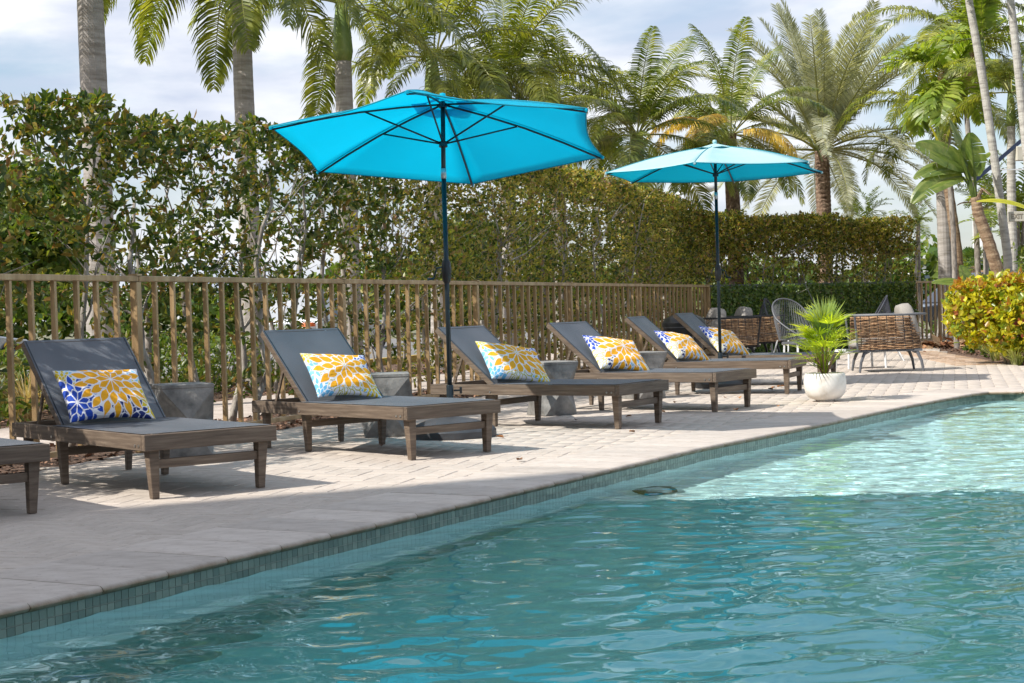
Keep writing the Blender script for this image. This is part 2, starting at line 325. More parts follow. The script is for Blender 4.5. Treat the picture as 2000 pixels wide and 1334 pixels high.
road = sheet('road', [FP(-60, 6.5), FP(60, 6.5), FP(60, 19), FP(-60, 19)], -.050, M['road'])
kb = MB(); kb.bar(FP(-60, 6.4, .02), FP(40, 6.4, .02), .16, .16); kb.build('kerb', M['kerb_paint'], road)
for n_ in (8.2, 12.2, 16.2):
    for t_ in range(-30, 30, 5):
        b = MB(); b.bbox((0, 0, 0), (2.4, .12, .004)); o = b.build('lane_marking', M['road_paint'], road); o.location = FP(t_, n_, -.048); o.rotation_euler = (0, 0, math.atan2(FDIR.y, FDIR.x))
sheet('garden_bed', [(7.0, 20.9, 0), (6.95, 22.6, 0), (7.15, 25.2, 0), (7.4, 27.2, 0), (8.05, 30.5, 0), GP(6.2, -.85), GP(14, -.6), (24, 34, 0), (24, 18, 0), (9.5, 19.2, 0)], -.018, M['mulch'])
sheet('far_bed', [GP(-1, 0), GP(16, 0), GP(16, 3), GP(-1, 3)], -.030, M['mulch'])
sheet('far_path', [GP(-1, 3), GP(24, 3), GP(24, 7), GP(-1, 7)], -.020, M['sidewalk'])

# --- travertine pavers, herringbone, joints open
PA = math.radians(90-15.5); ca, sa = math.cos(PA), math.sin(PA); PW = .14; ORG = Vector((-2.35, 7.45, 0))
def inpoly(P, poly):
    x, y = P[..., 0], P[..., 1]; r = np.zeros(x.shape, bool); n = len(poly)
    for i in range(n):
        x1, y1 = poly[i][0], poly[i][1]; x2, y2 = poly[(i+1) % n][0], poly[(i+1) % n][1]
        c = ((y1 > y) != (y2 > y)) & (x < (x2-x1)*(y-y1)/((y2-y1) if y2 != y1 else 1e-9)+x1); r ^= c
    return r
edge_np = np.array([[p.x, p.y] for p in EDGE])
def edge_dist(P):
    best = np.full(P.shape[:-1], 1e9)
    for i in range(len(edge_np)-1):
        a, b = edge_np[i], edge_np[i+1]; d = b-a; L = (d**2).sum()
        t = np.clip(((P-a)@d)/L, 0, 1); q = a+t[..., None]*d; best = np.minimum(best, np.sqrt(((P-q)**2).sum(-1)))
    return best
cands = []
for i in range(-110, 240):
    for j in range(-80, 80):
        # herringbone cell: period 4 along the diagonal
        k = (i-j) % 4
        if k == 0: cands.append((i, j, 1, 0))      # lies along x: cells (i,j),(i+1,j)
        elif k == 2: cands.append((i, j, 0, 1)) if False else None
tiles = []
for i in range(-110, 240):
    for j in range(-80, 80):
        if (i-j) % 4 == 0: tiles.append((i, j, 0))         # horizontal piece over (i,j),(i+1,j)
        if (i-j) % 4 == 2: tiles.append((i, j, 1)) if False else None
        if (i-j) % 4 == 3: tiles.append((i, j, 1))         # vertical piece over (i,j),(i,j+1)
T = np.array(tiles)
cx = np.where(T[:, 2] == 0, T[:, 0]+1., T[:, 0]+.5)*PW; cy = np.where(T[:, 2] == 0, T[:, 1]+.5, T[:, 1]+1.)*PW
C = np.stack([ORG.x+cx*ca-cy*sa, ORG.y+cx*sa+cy*ca], -1)
keep = inpoly(C, [(p[0], p[1]) for p in deck_outer]) & ~inpoly(C, [(p.x, p.y) for p in POOL]) & (edge_dist(C) > .50) & (C[:, 1] > 5.) & (C[:, 1] < 33)
keep &= (np.abs(C[:, 0]/C[:, 1]) < .345)
C = C[keep]; T = T[keep]; order = np.argsort(C[:, 1]); C = C[order]; T = T[order]
gap = .0045
def paver_mesh(L, W_):
    b = MB(); h = .018; e = .003; l, w_ = L/2-gap/2, W_/2-gap/2
    b.loft([[(-l, -w_, -h), (l, -w_, -h), (l, w_, -h), (-l, w_, -h)], [(-l, -w_, -e), (l, -w_, -e), (l, w_, -e), (-l, w_, -e)], [(-l+e, -w_+e, 0), (l-e, -w_+e, 0), (l-e, w_-e, 0), (-l+e, w_-e, 0)]])
    return b.mesh('paver', M['travertine'])
pm = paver_mesh(2*PW, PW); gap = .0028; pm2 = paver_mesh(2*PW, PW)
rg = np.random.default_rng(3)
for k in range(300):
    o = link('paver', pm, deck); o.location = (C[k, 0], C[k, 1], -.003+rg.uniform(-.0015, .0012))
    o.rotation_euler = (rg.uniform(-.004, .004), rg.uniform(-.004, .004), PA+(math.pi/2 if T[k, 2] else 0)+rg.uniform(-.006, .006)+(math.pi if rg.random() < .5 else 0))
base = np.array([v.co[:] for v in pm2.vertices]); bf = [tuple(p.vertices) for p in pm2.polygons]
q4 = np.array([f for f in bf if len(f) == 4][:9]); Vs = []; Fs = []; nb_ = len(base)
Cr, Tr = C[300:], T[300:]
an = PA+np.where(Tr[:, 2] == 1, math.pi/2, 0)+rg.uniform(-.006, .006, len(Cr)); c_, s_ = np.cos(an)[:, None], np.sin(an)[:, None]
X = Cr[:, :1]+base[None, :, 0]*c_-base[None, :, 1]*s_; Y = Cr[:, 1:]+base[None, :, 0]*s_+base[None, :, 1]*c_; Z = np.broadcast_to(base[None, :, 2], X.shape)-.003+rg.uniform(-.0015, .0012, (len(Cr), 1))
V = np.stack([X, Y, Z], -1).reshape(-1, 3); Fc = (np.array([f for f in bf if len(f) == 4])[None]+np.arange(len(Cr))[:, None, None]*nb_).reshape(-1, 4)
tag(link('paver_field', np_mesh('paver_field', V, Fc, M['travertine']), deck), kind='stuff')

# --- tan stepping pavers by the garden bed
tp = MB(); tp.bbox((-.23, -.11, -.018), (.23, .11, 0)); tpm = tp.mesh('tan_paver', M['orange_paver'])
for k in range(14):
    for j in range(2):
        p = Vector((6.75, 23.0, 0)).lerp(Vector((7.35, 29.0, 0)), k/13.)+Vector((-.28*j+.05, 0, -.0))
        o = link('tan_paver', tpm, deck); o.location = (p.x, p.y, .001); o.rotation_euler = (0, 0, rad(8+rg.uniform(-2, 2)))

# --- pool coping
def resample(path, step, start=0.):
    out_ = []; acc = start; 
    for a, b in zip(path[:-1], path[1:]):
        L = (b-a).length
        while acc <= L+1e-6: out_.append(a.lerp(b, acc/L)); acc += step
        acc -= L
    return out_
ST = .36353
start_off = (-3.5903-ST*3)-(-5.06)
pts = resample(EDGE[1:], ST, start_off)
coping = thing('pool_coping', None, None); tag(coping, kind='structure')
def nrm(i):
    a = pts[max(i-1, 0)]; b = pts[min(i+1, len(pts)-1)]; d = (b-a).normalized(); return Vector((-d.y, d.x, 0))
prof = [(.62, -.038), (.62, 0), (-.005, 0), (-.016, -.003), (-.026, -.011), (-.030, -.020), (-.026, -.029), (-.014, -.036), (.0, -.038)]
for i in range(len(pts)-1):
    a, b = pts[i], pts[i+1]; na, nb2 = nrm(i), nrm(i+1)
    d = (b-a).normalized(); a2, b2 = a+d*.002, b-d*.002; h = rg.uniform(-.001, .001); ww = rg.uniform(-.004, .004)
    mb = MB(); rings = []
    for t_ in (0, .04, .96, 1):
        p = a2.lerp(b2, t_); n_ = na.lerp(nb2, t_).normalized(); ins = .004 if t_ in (0, 1) else 0
        rings.append([p+n_*(o_+(ins if o_ < .0 else 0))+Vector((0, 0, z_+h-(ins*.5 if z_ == 0 else 0)))-(Vector(a)) for o_, z_ in prof])
    mb.loft(rings); o = mb.build('coping_stone', M['coping'], coping, angle=40); o.location = a

# --- pool shell
basin = thing('pool_basin', None, None); tag(basin, kind='structure')
pl = POOL; mb = MB(); n = len(pl)
mb.add([(p.x, p.y, z) for z in (-2.0, -.036) for p in pl], [((i+1) % n, i, n+i, n+(i+1) % n) for i in range(n)])
mb.build('pool_wall', M['plaster'], basin)
def floor_z(y): return -1.95+min(1., max(0., (y-3.5)/6.3))*1.33
mb = MB(); ys_ = [1.4, 3.5, 9.8, 16.9]; mb.add([(x, y, floor_z(y)) for y in ys_ for x in (-5, 12)], [(2*k, 2*k+1, 2*k+3, 2*k+2) for k in range(3)]); mb.build('pool_floor', M['plaster'], basin)
# waterline tiles, three rows on the wall below the coping
TS = ST/9.5; tb_ = MB(); e = .0015
tb_.loft([[(e, -.002, e), (TS-e, -.002, e), (TS-e, -.002, TS-e), (e, -.002, TS-e)], [(e, .004, e), (TS-e, .004, e), (TS-e, .004, TS-e), (e, .004, TS-e)]][::-1])
tmesh = tb_.mesh('waterline_tile', M['tile'])
tpts = resample(EDGE[1:], TS, start_off)
tpts = [p for p in tpts]
gr = MB(); rest = MB(); cnt = 0
vis = [i for i in range(len(tpts)-1) if -.33 < tpts[i].x/tpts[i].y < .34]
tv = [tuple(v.co) for v in tmesh.vertices]; tf = [tuple(p.vertices) for p in tmesh.polygons]
for i in vis:
    d = (tpts[i+1]-tpts[i]).normalized(); nn_ = Vector((d.y, -d.x, 0)); ang = math.atan2(d.y, d.x)
    for r_ in range(2):
        z = -.036-(r_+1)*TS
        if r_ < 2 and cnt < 300:
            o = link('waterline_tile', tmesh, basin); o.location = tpts[i]+Vector((0, 0, z))+nn_*.004; o.rotation_euler = (0, 0, ang); o.scale = (1, -1, 1); cnt += 1
        else:
            b0 = tpts[i]+nn_*.004
            rest.add([b0+d*v[0]+nn_*v[1]+Vector((0, 0, z+v[2])) for v in tv], tf)
tag(rest.build('waterline_tile_band', M['tile'], basin), kind='stuff')
gb = MB(); k_ = EDGE[1:]; offs = []
for i, p in enumerate(k_):
    a = k_[max(i-1, 0)]; b = k_[min(i+1, len(k_)-1)]; d = (b-a).normalized(); offs.append(p+Vector((d.y, -d.x, 0))*.003)
gb.add([(p.x, p.y, z) for z in (-.036-2*TS, -.036) for p in offs], [(i+1, i, len(offs)+i, len(offs)+i+1) for i in range(len(offs)-1)]); gb.build('tile_grout', M['tile_grout'], basin)
# underwater steps at the far end
fe = [Vector((4.50, 16.12, 0)), Vector((4.84, 16.50, 0)), Vector((5.22, 16.40, 0)), Vector((6.5, 15.8, 0)), Vector((9., 14.7, 0)), Vector((11, 13.2, 0))]
for k in range(2):
    top = -.28-.15*k; dd = .75+.45*k
    inner = [p-Vector((.18 if i == 0 else 0, .0 if i == 0 else 0, 0))+Vector((-.35, -.94, 0))*dd for i, p in enumerate(fe)]
    mb = MB(); ring = [p.copy() for p in fe]+inner[::-1]; n = len(ring)
    mb.add([(p.x, p.y, z) for z in (FLOOR_Z+.001*k, top) for p in ring], [(i, (i+1) % n, n+(i+1) % n, n+i) for i in range(n)]+[tuple(range(n, 2*n))[::-1]])
    st_ = mb.build('pool_step', M['plaster'], basin)
    mb = MB()
    for i in range(len(inner)-1): mb.bar(inner[i]+Vector((0, 0, top+.003)), inner[i+1]+Vector((0, 0, top+.003)), .05, .008)
    mb.build('step_edge_tile', M['step_trim'], st_)
# pool light set low by the wall
lt = thing('pool_light', 'round underwater pool light with a dark ring and white lens near the tiled wall', 'pool light', (.86, 9.92, floor_z(9.9)+.12)); lt.rotation_euler = (rad(38), 0, rad(15))
mb = MB(); mb.lathe([(.0, .03), (.08, .03), (.10, .03), (.125, .035), (.14, .0)], 24); mb.build('ring', M['black_plastic'], lt, smooth=True)
mb = MB(); mb.lathe([(.001, .075), (.06, .065), (.088, .037)], 20, cap=True); mb.build('lens', M['white_metal'], lt, smooth=True)

# --- water
gx = np.arange(-4.2, 11.2, .03); gy = np.arange(1.3, 16.8, .03)
XX, YY = np.meshgrid(gx, gy)
rw = np.random.default_rng(11); Zw = np.zeros_like(XX)
warpx = .35*np.sin(.9*XX+1.7*np.sin(.6*YY))+.2*np.sin(1.9*YY+1.1*XX); warpy = .35*np.sin(1.1*YY+1.3*np.sin(.7*XX)+2)+.15*np.sin(2.3*XX-YY)
for k in range(76):
    lam = .055*(11.)**rw.random(); th = rad(95)+rw.normal(0, .6); kk = 2*math.pi/lam
    a = .00056*(lam/.2)**.55; 
    Zw += a*np.sin(kk*((XX+warpx*.7)*math.cos(th)+(YY+warpy*.7)*math.sin(th))+rw.uniform(0, 6.3))
amp = .45+.50*np.clip((XX-.49*(YY-8.8))/3., 0, 1)+.25*np.sin(.8*XX+.5)*np.sin(.7*YY)
Zw *= amp
wi = inpoly(np.stack([XX, YY], -1), [(p.x, p.y) for p in POOL]) | (edge_dist(np.stack([XX, YY], -1)) < .06)
ny, nx = XX.shape; idx = np.arange(ny*nx).reshape(ny, nx)
cell = wi[:-1, :-1] & wi[1:, :-1] & wi[:-1, 1:] & wi[1:, 1:]
F4 = np.stack([idx[:-1, :-1], idx[:-1, 1:], idx[1:, 1:], idx[1:, :-1]], -1)[cell]
used = np.unique(F4); remap = np.full(ny*nx, -1); remap[used] = np.arange(len(used))
VV = np.stack([XX.ravel(), YY.ravel(), (WATER_Z+Zw).ravel()], -1)[used]
wm = bpy.data.materials.new('pool_water'); wm.use_nodes = True; t = wm.node_tree; t.nodes.clear(); nn = t.nodes.new; ll = t.links.new
mo = nn('ShaderNodeOutputMaterial'); gs = nn('ShaderNodeBsdfGlass'); gs.inputs['Roughness'].default_value = 0.0; gs.inputs['IOR'].default_value = 1.33; gs.inputs["Color"].default_value = (.80, .99, .995, 1); ll(gs.outputs[0], mo.inputs[0])
Fw = remap[F4]; ed = {}
for a_, b_ in ((0, 1), (1, 2), (2, 3), (3, 0)):
    for p_, q_ in zip(Fw[:, a_].tolist(), Fw[:, b_].tolist()): ed[(p_, q_)] = 1
bd_ = [(p_, q_) for (p_, q_) in ed if (q_, p_) not in ed]; nb0 = len(VV); bvs = sorted({x for e_ in bd_ for x in e_}); low = {v: nb0+i for i, v in enumerate(bvs)}
VV = np.concatenate([VV, np.array([[VV[v, 0], VV[v, 1], -2.4] for v in bvs])]); side = np.array([(q_, p_, low[p_], low[q_]) for p_, q_ in bd_])
wb = VV[bvs][:, :2]; bx = (wb.min(0)-.0, wb.max(0)+.0); nb1 = len(VV); VV = np.concatenate([VV, np.array([[bx[0][0], bx[0][1], -2.4], [bx[1][0], bx[0][1], -2.4], [bx[1][0], bx[1][1], -2.4], [bx[0][0], bx[1][1], -2.4]])]); bot = np.array([(nb1+3, nb1+2, nb1+1, nb1)])
wme = np_mesh('pool_water', VV, np.concatenate([Fw, side, bot]), wm, smooth=True); flat = np.ones(len(wme.polygons), bool); flat[len(Fw):] = False; wme.polygons.foreach_set('use_smooth', flat)
wo = tag(link('pool_water', wme), kind='structure')
dm = bpy.data.materials.new('deep_water_tint'); dm.use_nodes = True; t = dm.node_tree; t.nodes.clear(); mo = t.nodes.new('ShaderNodeOutputMaterial'); va = t.nodes.new('ShaderNodeVolumeAbsorption'); va.inputs['Color'].default_value = (.03, .93, .925, 1); va.inputs['Density'].default_value = 1.5; t.links.new(va.outputs[0], mo.inputs['Volume'])
mb = MB(); ppz = [Vector((p.x, p.y, 0)) for p in POOL]; n = len(ppz); mb.add([(p.x, p.y, z) for z in (-2.2, -.66) for p in ppz], [(i, (i+1) % n, n+(i+1) % n, n+i) for i in range(n)]+[tuple(range(n, 2*n)), tuple(range(n))[::-1]]); mb.build('deep_water', dm, wo)
wo.cycles.is_caustics_caster = True; sl.cycles.is_caustics_light = True
for o in basin.children_recursive: o.cycles.is_caustics_receiver = True

# ============================================================ BUILDINGS
def building(name, label, x, y, wd, dp, ht, floors, bays, wallm, rz=0):
    t_ = thing(name, label, 'building', (x, y, -.06), rz); mb = MB(); mb.bbox((-wd/2, 0, 0), (wd/2, dp, ht)); mb.build('wall', wallm, t_)
    mb = MB(); mb.bbox((-wd/2-.2, -.2, ht+.003), (wd/2+.2, dp+.2, ht+.3)); mb.build('parapet', wallm, t_)
    for f in range(floors):
        for b_ in range(bays):
            cx_ = -wd/2+(b_+.5)*wd/bays; z0 = .9+f*(ht-.3)/floors; mb = MB(); mb.bbox((cx_-wd/bays*.3, -.03, z0), (cx_+wd/bays*.3, -.002, z0+(ht/floors)*.5)); mb.build('window', M['window_glass'], t_)
    return t_
building('low_building', 'low white building far off, left of the leaning fibrous trunk', 31, 110, 7, 10, 3.3, 1, 4, M['white_wall'])
building('low_building', 'wide white building directly behind the leaning fibrous trunk', 60.5, 190, 9, 12, 5.2, 1, 4, M['white_wall'])
building('tower_building', 'slim white tower seen between the palm trunks at the right edge', 178, 600, 4, 12, 34, 10, 2, M['white_wall'])
# unseen block added up-sun, its footprint shaped to shade the near pool and coping
shade_blk = thing('shade_block', 'tall pale unseen block added to shade the near pool and coping', 'building', (0, 0, 0))
hp = [(-21.3, -.45), (-20.3, -2.8), (-8.6, -3.1), (-8.6, -34), (-60, -34), (-60, -37.8)]; n = len(hp); HH = 24.
mb = MB(); mb.add([(x, y, z) for z in (-.05, HH) for x, y in hp], [tuple(range(n)), tuple(range(n, 2*n))[::-1]]+[(i, n+i, n+(i+1) % n, (i+1) % n) for i in range(n)]); mb.build('wall', M['shade_block_wall'], shade_blk)
for fl in range(8):
    for k in range(4):
        p0 = Vector((-20.3, -2.8, 0)).lerp(Vector((-8.6, -3.1, 0)), (k+.5)/4); mb = MB(); mb.box((0, 0, 0), (2.1, .06, 1.5)); wn = mb.build('window', M['window_glass'], shade_blk); wn.location = (p0.x, p0.y+.04, 1.6+fl*2.9); wn.rotation_euler = (0, 0, -.026)
        mb = MB(); mb.box((0, 0, 0), (.06, 2.1, 1.5)); wn = mb.build('window', M['window_glass'], shade_blk); wn.location = (-8.57, -5.0-k*4, 1.6+fl*2.9)


# ============================================================ FENCES
SLAT_W, SLAT_D = .026, .036; SP = .2475
def fence(tname, label, P, s0, s1, posts, slat_list, rot, H=FH, m=None):
    t_ = thing(tname, label, 'fence', P(s0)); o0 = P(s0); m = m or M['fence']
    ps = [s0]+[p for p in posts if s0 < p < s1]+[s1]
    for a, b in zip(ps[:-1], ps[1:]):
        for nm, z, hh, ww in (('top_rail', H-.021, .042, .065), ('bottom_rail', .085, .04, .045)):
            mb = MB(); mb.bar(Vector((a-s0+.003, 0, z)), Vector((b-s0-.003, 0, z)), ww, hh)
            me = mb.mesh(nm, m, bevel=.004); link(nm, me, t_)
    sm = MB(); sm.box((0, 0, (H-.042+.105)/2), (SLAT_W, SLAT_D, H-.042-.107)); smesh = sm.mesh('slat', m)
    for s in slat_list:
        if s0 < s < s1 and min(abs(s-p) for p in posts) > .1:
            o = link('slat', smesh, t_); o.location = (s-s0, 0, 0); o.rotation_euler = (rg.uniform(-.006, .006), rg.uniform(-.006, .006), rg.uniform(-.05, .05))
    pmb = MB(); pmb.box((0, 0, (H-.045)/2), (.062, .062, H-.045)); pmesh = pmb.mesh('post', m, bevel=.004)
    cmb = MB(); cmb.box((0, 0, 0), (.07, .075, .012)); cmesh = cmb.mesh('post_cap', m)
    for p in posts:
        if s0-.01 <= p <= s1+.01:
            o = link('post', pmesh, t_); o.location = (p-s0, 0, 0); c = link('post_cap', cmesh, o); c.location = (0, 0, H+.008)
    t_.rotation_euler = (0, 0, rot); return t_
posts = [-11.45, -8.03, -4.60, -1.15, 2.29, 5.73, 9.0, 10.35]
sl_ = [-8.03+.2475*k for k in range(-22, 76)]
fence('slat_fence', 'long bronze slat fence running behind the row of loungers', FP, -12.0, 10.35, posts, sl_, math.atan2(FDIR.y, FDIR.x))
gr_ = math.atan2(GD.y, GD.x); GL = (FAR_END-CORNER).length
fence('slat_fence', 'bronze slat fence between the ivy screen and the grey palm trunk', lambda s, n=0, z=0: GP(s, n, z), GL*.87, GL+.75, [GL+.04, GL+.72], [GL*.87+.02+.155*k for k in range(9)], gr_)
# ivy covered part of the far fence: rail, posts and slats behind the leaves
def leafcloud(P, D, Nn, L, Wd, fold=.25, six=False, rs=None):
    """P base points, D leaf direction, Nn leaf normal, L length, Wd half width -> V,F of folded leaves"""
    D = D/np.linalg.norm(D, axis=1, keepdims=True); S = np.cross(D, Nn); S /= (np.linalg.norm(S, axis=1, keepdims=True)+1e-9); Nn = np.cross(S, D)
    L = L[:, None]; Wd = Wd[:, None]; n = len(P)
    if six:
        c = [P, P+D*L*.32-S*Wd+Nn*Wd*fold, P+D*L*.68-S*Wd*.85+Nn*Wd*(fold-.1), P+D*L-Nn*L*.10, P+D*L*.68+S*Wd*.85+Nn*Wd*(fold-.1), P+D*L*.32+S*Wd+Nn*Wd*fold]
        f = np.array([(0, 3, 2), (0, 2, 1), (0, 5, 4), (0, 4, 3)])
    else:
        c = [P, P+D*L*.48-S*Wd+Nn*Wd*fold, P+D*L, P+D*L*.48+S*Wd+Nn*Wd*fold]; f = np.array([(0, 2, 1), (0, 3, 2)])
    k = len(c); V = np.stack(c, 1).reshape(-1, 3); Fc = (f[None]+(np.arange(n)*k)[:, None, None]).reshape(-1, 3)
    return V, Fc
def unit(v): return v/(np.linalg.norm(v, axis=-1, keepdims=True)+1e-9)
def rosettes(C, n_each, rng, L, Wd, up=.35, spread=1., out=None, jitter=.02):
    """leaves radiating from cluster centres C"""
    n = len(C)*n_each; P = np.repeat(C, n_each, 0)+rng.normal(0, jitter, (n, 3))
    axis = unit(rng.normal(0, .5, (len(C), 3))+np.array([0, 0, up])+(out if out is not None else 0)); A = np.repeat(axis, n_each, 0)
    D = unit(rng.normal(0, spread, (n, 3))+A*.6)
    Nn = unit(A+rng.normal(0, .35, (n, 3))); l = L*rng.uniform(.6, 1.15, n); return P, D, Nn, l, l*Wd
def value_noise(P, s, seed=0):
    r = np.random.default_rng(seed); tot = np.zeros(len(P))
    for k in range(7):
        d = unit(r.normal(0, 1, 3)); tot += np.sin((P@d)*s*r.uniform(.6, 1.6)*2*math.pi+r.uniform(0, 6.3))
    return tot/7

iv = thing('ivy_screen', 'dense dark green ivy screen on the far fence behind the rope chairs', 'ivy screen', CORNER)
ri = np.random.default_rng(21)
n = 17000; s = ri.uniform(.05, GL*.875, n); z = ri.uniform(.0, 1.30, n); dep = ri.uniform(-.09, .0, n)
ok = value_noise(np.stack([s*2, z*2, z*0], -1), 1.2, 3) > -.62; s, z, dep = s[ok], z[ok], dep[ok]
P = np.stack([GD.x*s+GN.x*dep, GD.y*s+GN.y*dep, z], -1); n = len(P)
D = unit(ri.normal(0, .6, (n, 3))+np.array([-GN.x*.3, -GN.y*.3, -.5])); Nn = unit(ri.normal(0, .5, (n, 3))-np.array([GN.x, GN.y, 0])*1.2)
l = ri.uniform(.045, .085, n); V, Fc = leafcloud(P, D, Nn, l, l*.42); tag(link('ivy_leaves', np_mesh('ivy_leaves', V, Fc, M['leaf_ivy']), iv), kind='stuff')
for k in range(5):
    mb = MB(); mb.bbox((-.03, -.03, 0), (.03, .03, FH-.03)); o = mb.build('post', M['fence'], iv); o.location = GD*(k*GL*.87/4)+GN*.06; o.rotation_euler = (0, 0, gr_)
mb = MB(); mb.bar(GD*.04+GN*.06+Vector((0, 0, FH-.02)), GD*GL*.87+GN*.06+Vector((0, 0, FH-.02)), .06, .04); mb.build('top_rail', M['grey_metal'], iv)
mb = MB()
for k in range(40): p = GD*(.12+k*GL*.87/40.)+GN*.06; mb.tube([p+Vector((0, 0, .02)), p+Vector((0, 0, FH-.04))], .012, 4)
tag(mb.build('screen_slats', M['fence'], iv), kind='stuff')

# ============================================================ HEDGES
def wobble(p0, p1, rng, k=6, amp=.05):
    p0, p1 = Vector(p0), Vector(p1); out_ = []; off = Vector((0, 0, 0))
    for i in range(k+1):
        t_ = i/k; out_.append(p0.lerp(p1, t_)+off*(1 if 0 < i else 0)); off = off*.6+Vector([rng.normal(0, amp) for _ in range(3)])*Vector((1, 1, .3)).length/1.5
    return out_
def hedge(tname, label, P, s0, s1, nmin, nmax, topf, z0f, leafL, leafW, dens, m, rng, n_each, trunk_sp, six, n_single, gapthr, face, trunk_r=.022, lowdens=.15, lowz=1.15, seed=0, twig=True):
    o0 = P(s0, 0); t_ = thing(tname, label, 'hedge', o0)
    ox, oy = o0.x, o0.y; A = P(1, 0)-P(0, 0); Bn = P(0, 1)-P(0, 0)
    # trunks with forks
    s = s0+.1; k = 0; twigs = MB()
    while s < s1-.05:
        top = topf(s); nn_ = rng.uniform(nmin+.1, nmax-.1); b = Vector(P(s, nn_))-o0; lean = A*rng.normal(0, .28)+Bn*rng.normal(0, .12)
        ztop = top*rng.uniform(.75, .92); e = b+lean+Vector((0, 0, ztop)); pts_ = wobble(b+Vector((0, 0, -.03)), e, rng, 8, .035)
        mb = MB(); r0 = trunk_r*rng.uniform(.7, 1.4); mb.tube(pts_, [r0*(1-.65*i/8) for i in range(9)], 7); mb.build('trunk', M['bark'], t_, smooth=True)
        for _ in range(rng.integers(3, 6)):
            i0 = rng.integers(2, 7); st = pts_[i0]; e2 = st+A*rng.normal(0, .55)+Bn*rng.normal(0, .25)+Vector((0, 0, rng.uniform(.25, .9)*(1 if st.z < top-.8 else .4)))
            e2.z = min(e2.z, top-.05); twigs.tube(wobble(st, e2, rng, 4, .03), [.011, .009, .007, .005, .003], 5)
            for _ in range(3):
                e3 = e2+Vector([rng.normal(0, .22), rng.normal(0, .22), rng.normal(.08, .15)]); e3.z = min(e3.z, top); twigs.tube([st.lerp(e2, .6), (st.lerp(e2, .6)+e3)/2+Vector((0, 0, .03)), e3], [.005, .004, .002], 4)
        s += trunk_sp*rng.uniform(.6, 1.5)
    tag(twigs.build('branches', M['bark'], t_), kind='stuff')
    # foliage
    n = int(dens*(s1-s0)); S = rng.uniform(s0, s1, n); Nv = rng.uniform(nmin, nmax, n)
    face_bias = rng.random(n) < .45; Nv = np.where(face_bias, nmin+(Nv-nmin)*.35, Nv)
    top = np.array([topf(x) for x in S]); low = np.array([z0f(x) for x in S]); u = rng.random(n)
    Zv = np.where(rng.random(n) < lowdens, low+u*(lowz-low), lowz+u*(top-lowz)); Zv = np.where(rng.random(n) < .12, top-rng.random(n)**2*.25, Zv)
    pts3 = np.stack([S, Nv, Zv], -1); keepm = value_noise(pts3*np.array([1, .5, 1]), 1.1, seed) > gapthr; S, Nv, Zv = S[keepm], Nv[keepm], Zv[keepm]
    Cc = np.stack([P(0, 0).x+A.x*S+Bn.x*Nv-ox, P(0, 0).y+A.y*S+Bn.y*Nv-oy, Zv], -1)
    outv = np.array([-Bn.x, -Bn.y, 0])*.35
    Pq, D, Nn, l, wd = rosettes(Cc, n_each, rng, leafL, leafW, .55, .8, outv, leafL*.25)
    if n_single:
        dist = np.where((Nv < nmin+.25), S, 1e9); idc = np.argsort(dist)[:n_single//n_each]; msk = np.zeros(len(Cc), bool); msk[idc] = True; ms = np.repeat(msk, n_each)
        for i in np.nonzero(ms)[0][:300]:
            V, Fc = leafcloud(np.zeros((1, 3)), D[i:i+1], Nn[i:i+1], l[i:i+1], wd[i:i+1], six=six); o = link('leaf', np_mesh('leaf', V, Fc, m[1] if isinstance(m, tuple) else m), t_); o.location = Pq[i]
        Pq, D, Nn, l, wd = [q[~ms] for q in (Pq, D, Nn, l, wd)]
    V, Fc = leafcloud(Pq, D, Nn, l, wd, six=six)
    tag(link('foliage', np_mesh('foliage', V, Fc, m[0] if isinstance(m, tuple) else m), t_), kind='stuff'); return t_
M['leaf_single'] = mat('hedge_leaf_single', [(.020, .042, .010), (.042, .075, .014), (.075, .105, .020), (.125, .125, .025), (.10, .06, .02)], 3, .38, trans=.34, objrand=1., lo=.0, hi=1.)
rh = np.random.default_rng(5)
def top1(t_): return 2.50+.028*(t_+11)+.05*math.sin(t_*2.1)+.05*math.sin(t_*5.3)
def top2(t_): return 2.98-.018*abs(t_-2)+.04*math.sin(t_*3.1)+.03*math.sin(t_*7.)
hedge('hedge', 'tall loose hedge with large dark leaves behind the near end of the fence', FP, -12.2, -2.6, .25, 1.15, top1, lambda s: .25, .088, .21, 450, (M['leaf_big'], M['leaf_single']), rh, 7, .55, True, 294, -.22, 1, trunk_r=.028, lowdens=.17, seed=4)
hedge('hedge', 'clipped dense hedge with small olive leaves behind the middle of the fence', FP, -2.6, 10.9, .25, 1.25, top2, lambda s: .2, .072, .26, 640, M['leaf_small'], rh, 7, .5, False, 0, -.44, 1, lowdens=.2, seed=8)
# clipped crest of the same hedge is a thin layer of yellower leaves
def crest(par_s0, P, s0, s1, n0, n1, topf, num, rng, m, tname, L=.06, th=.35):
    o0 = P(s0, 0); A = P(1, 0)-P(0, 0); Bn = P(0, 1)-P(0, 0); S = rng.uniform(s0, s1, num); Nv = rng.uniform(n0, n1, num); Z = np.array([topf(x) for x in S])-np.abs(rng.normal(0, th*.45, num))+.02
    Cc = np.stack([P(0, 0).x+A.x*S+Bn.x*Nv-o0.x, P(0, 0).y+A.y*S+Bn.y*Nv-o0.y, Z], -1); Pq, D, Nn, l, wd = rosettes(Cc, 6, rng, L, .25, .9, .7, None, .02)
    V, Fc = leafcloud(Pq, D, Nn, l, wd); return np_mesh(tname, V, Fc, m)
hs_ = [o for o in bpy.data.objects if o.name.startswith('hedge')]
tag(link('crest_foliage', crest(0, FP, -2.6, 10.9, .22, 1.28, top2, 2600, rh, M['leaf_gold'], 'crest_foliage'), hs_[1]), kind='stuff')
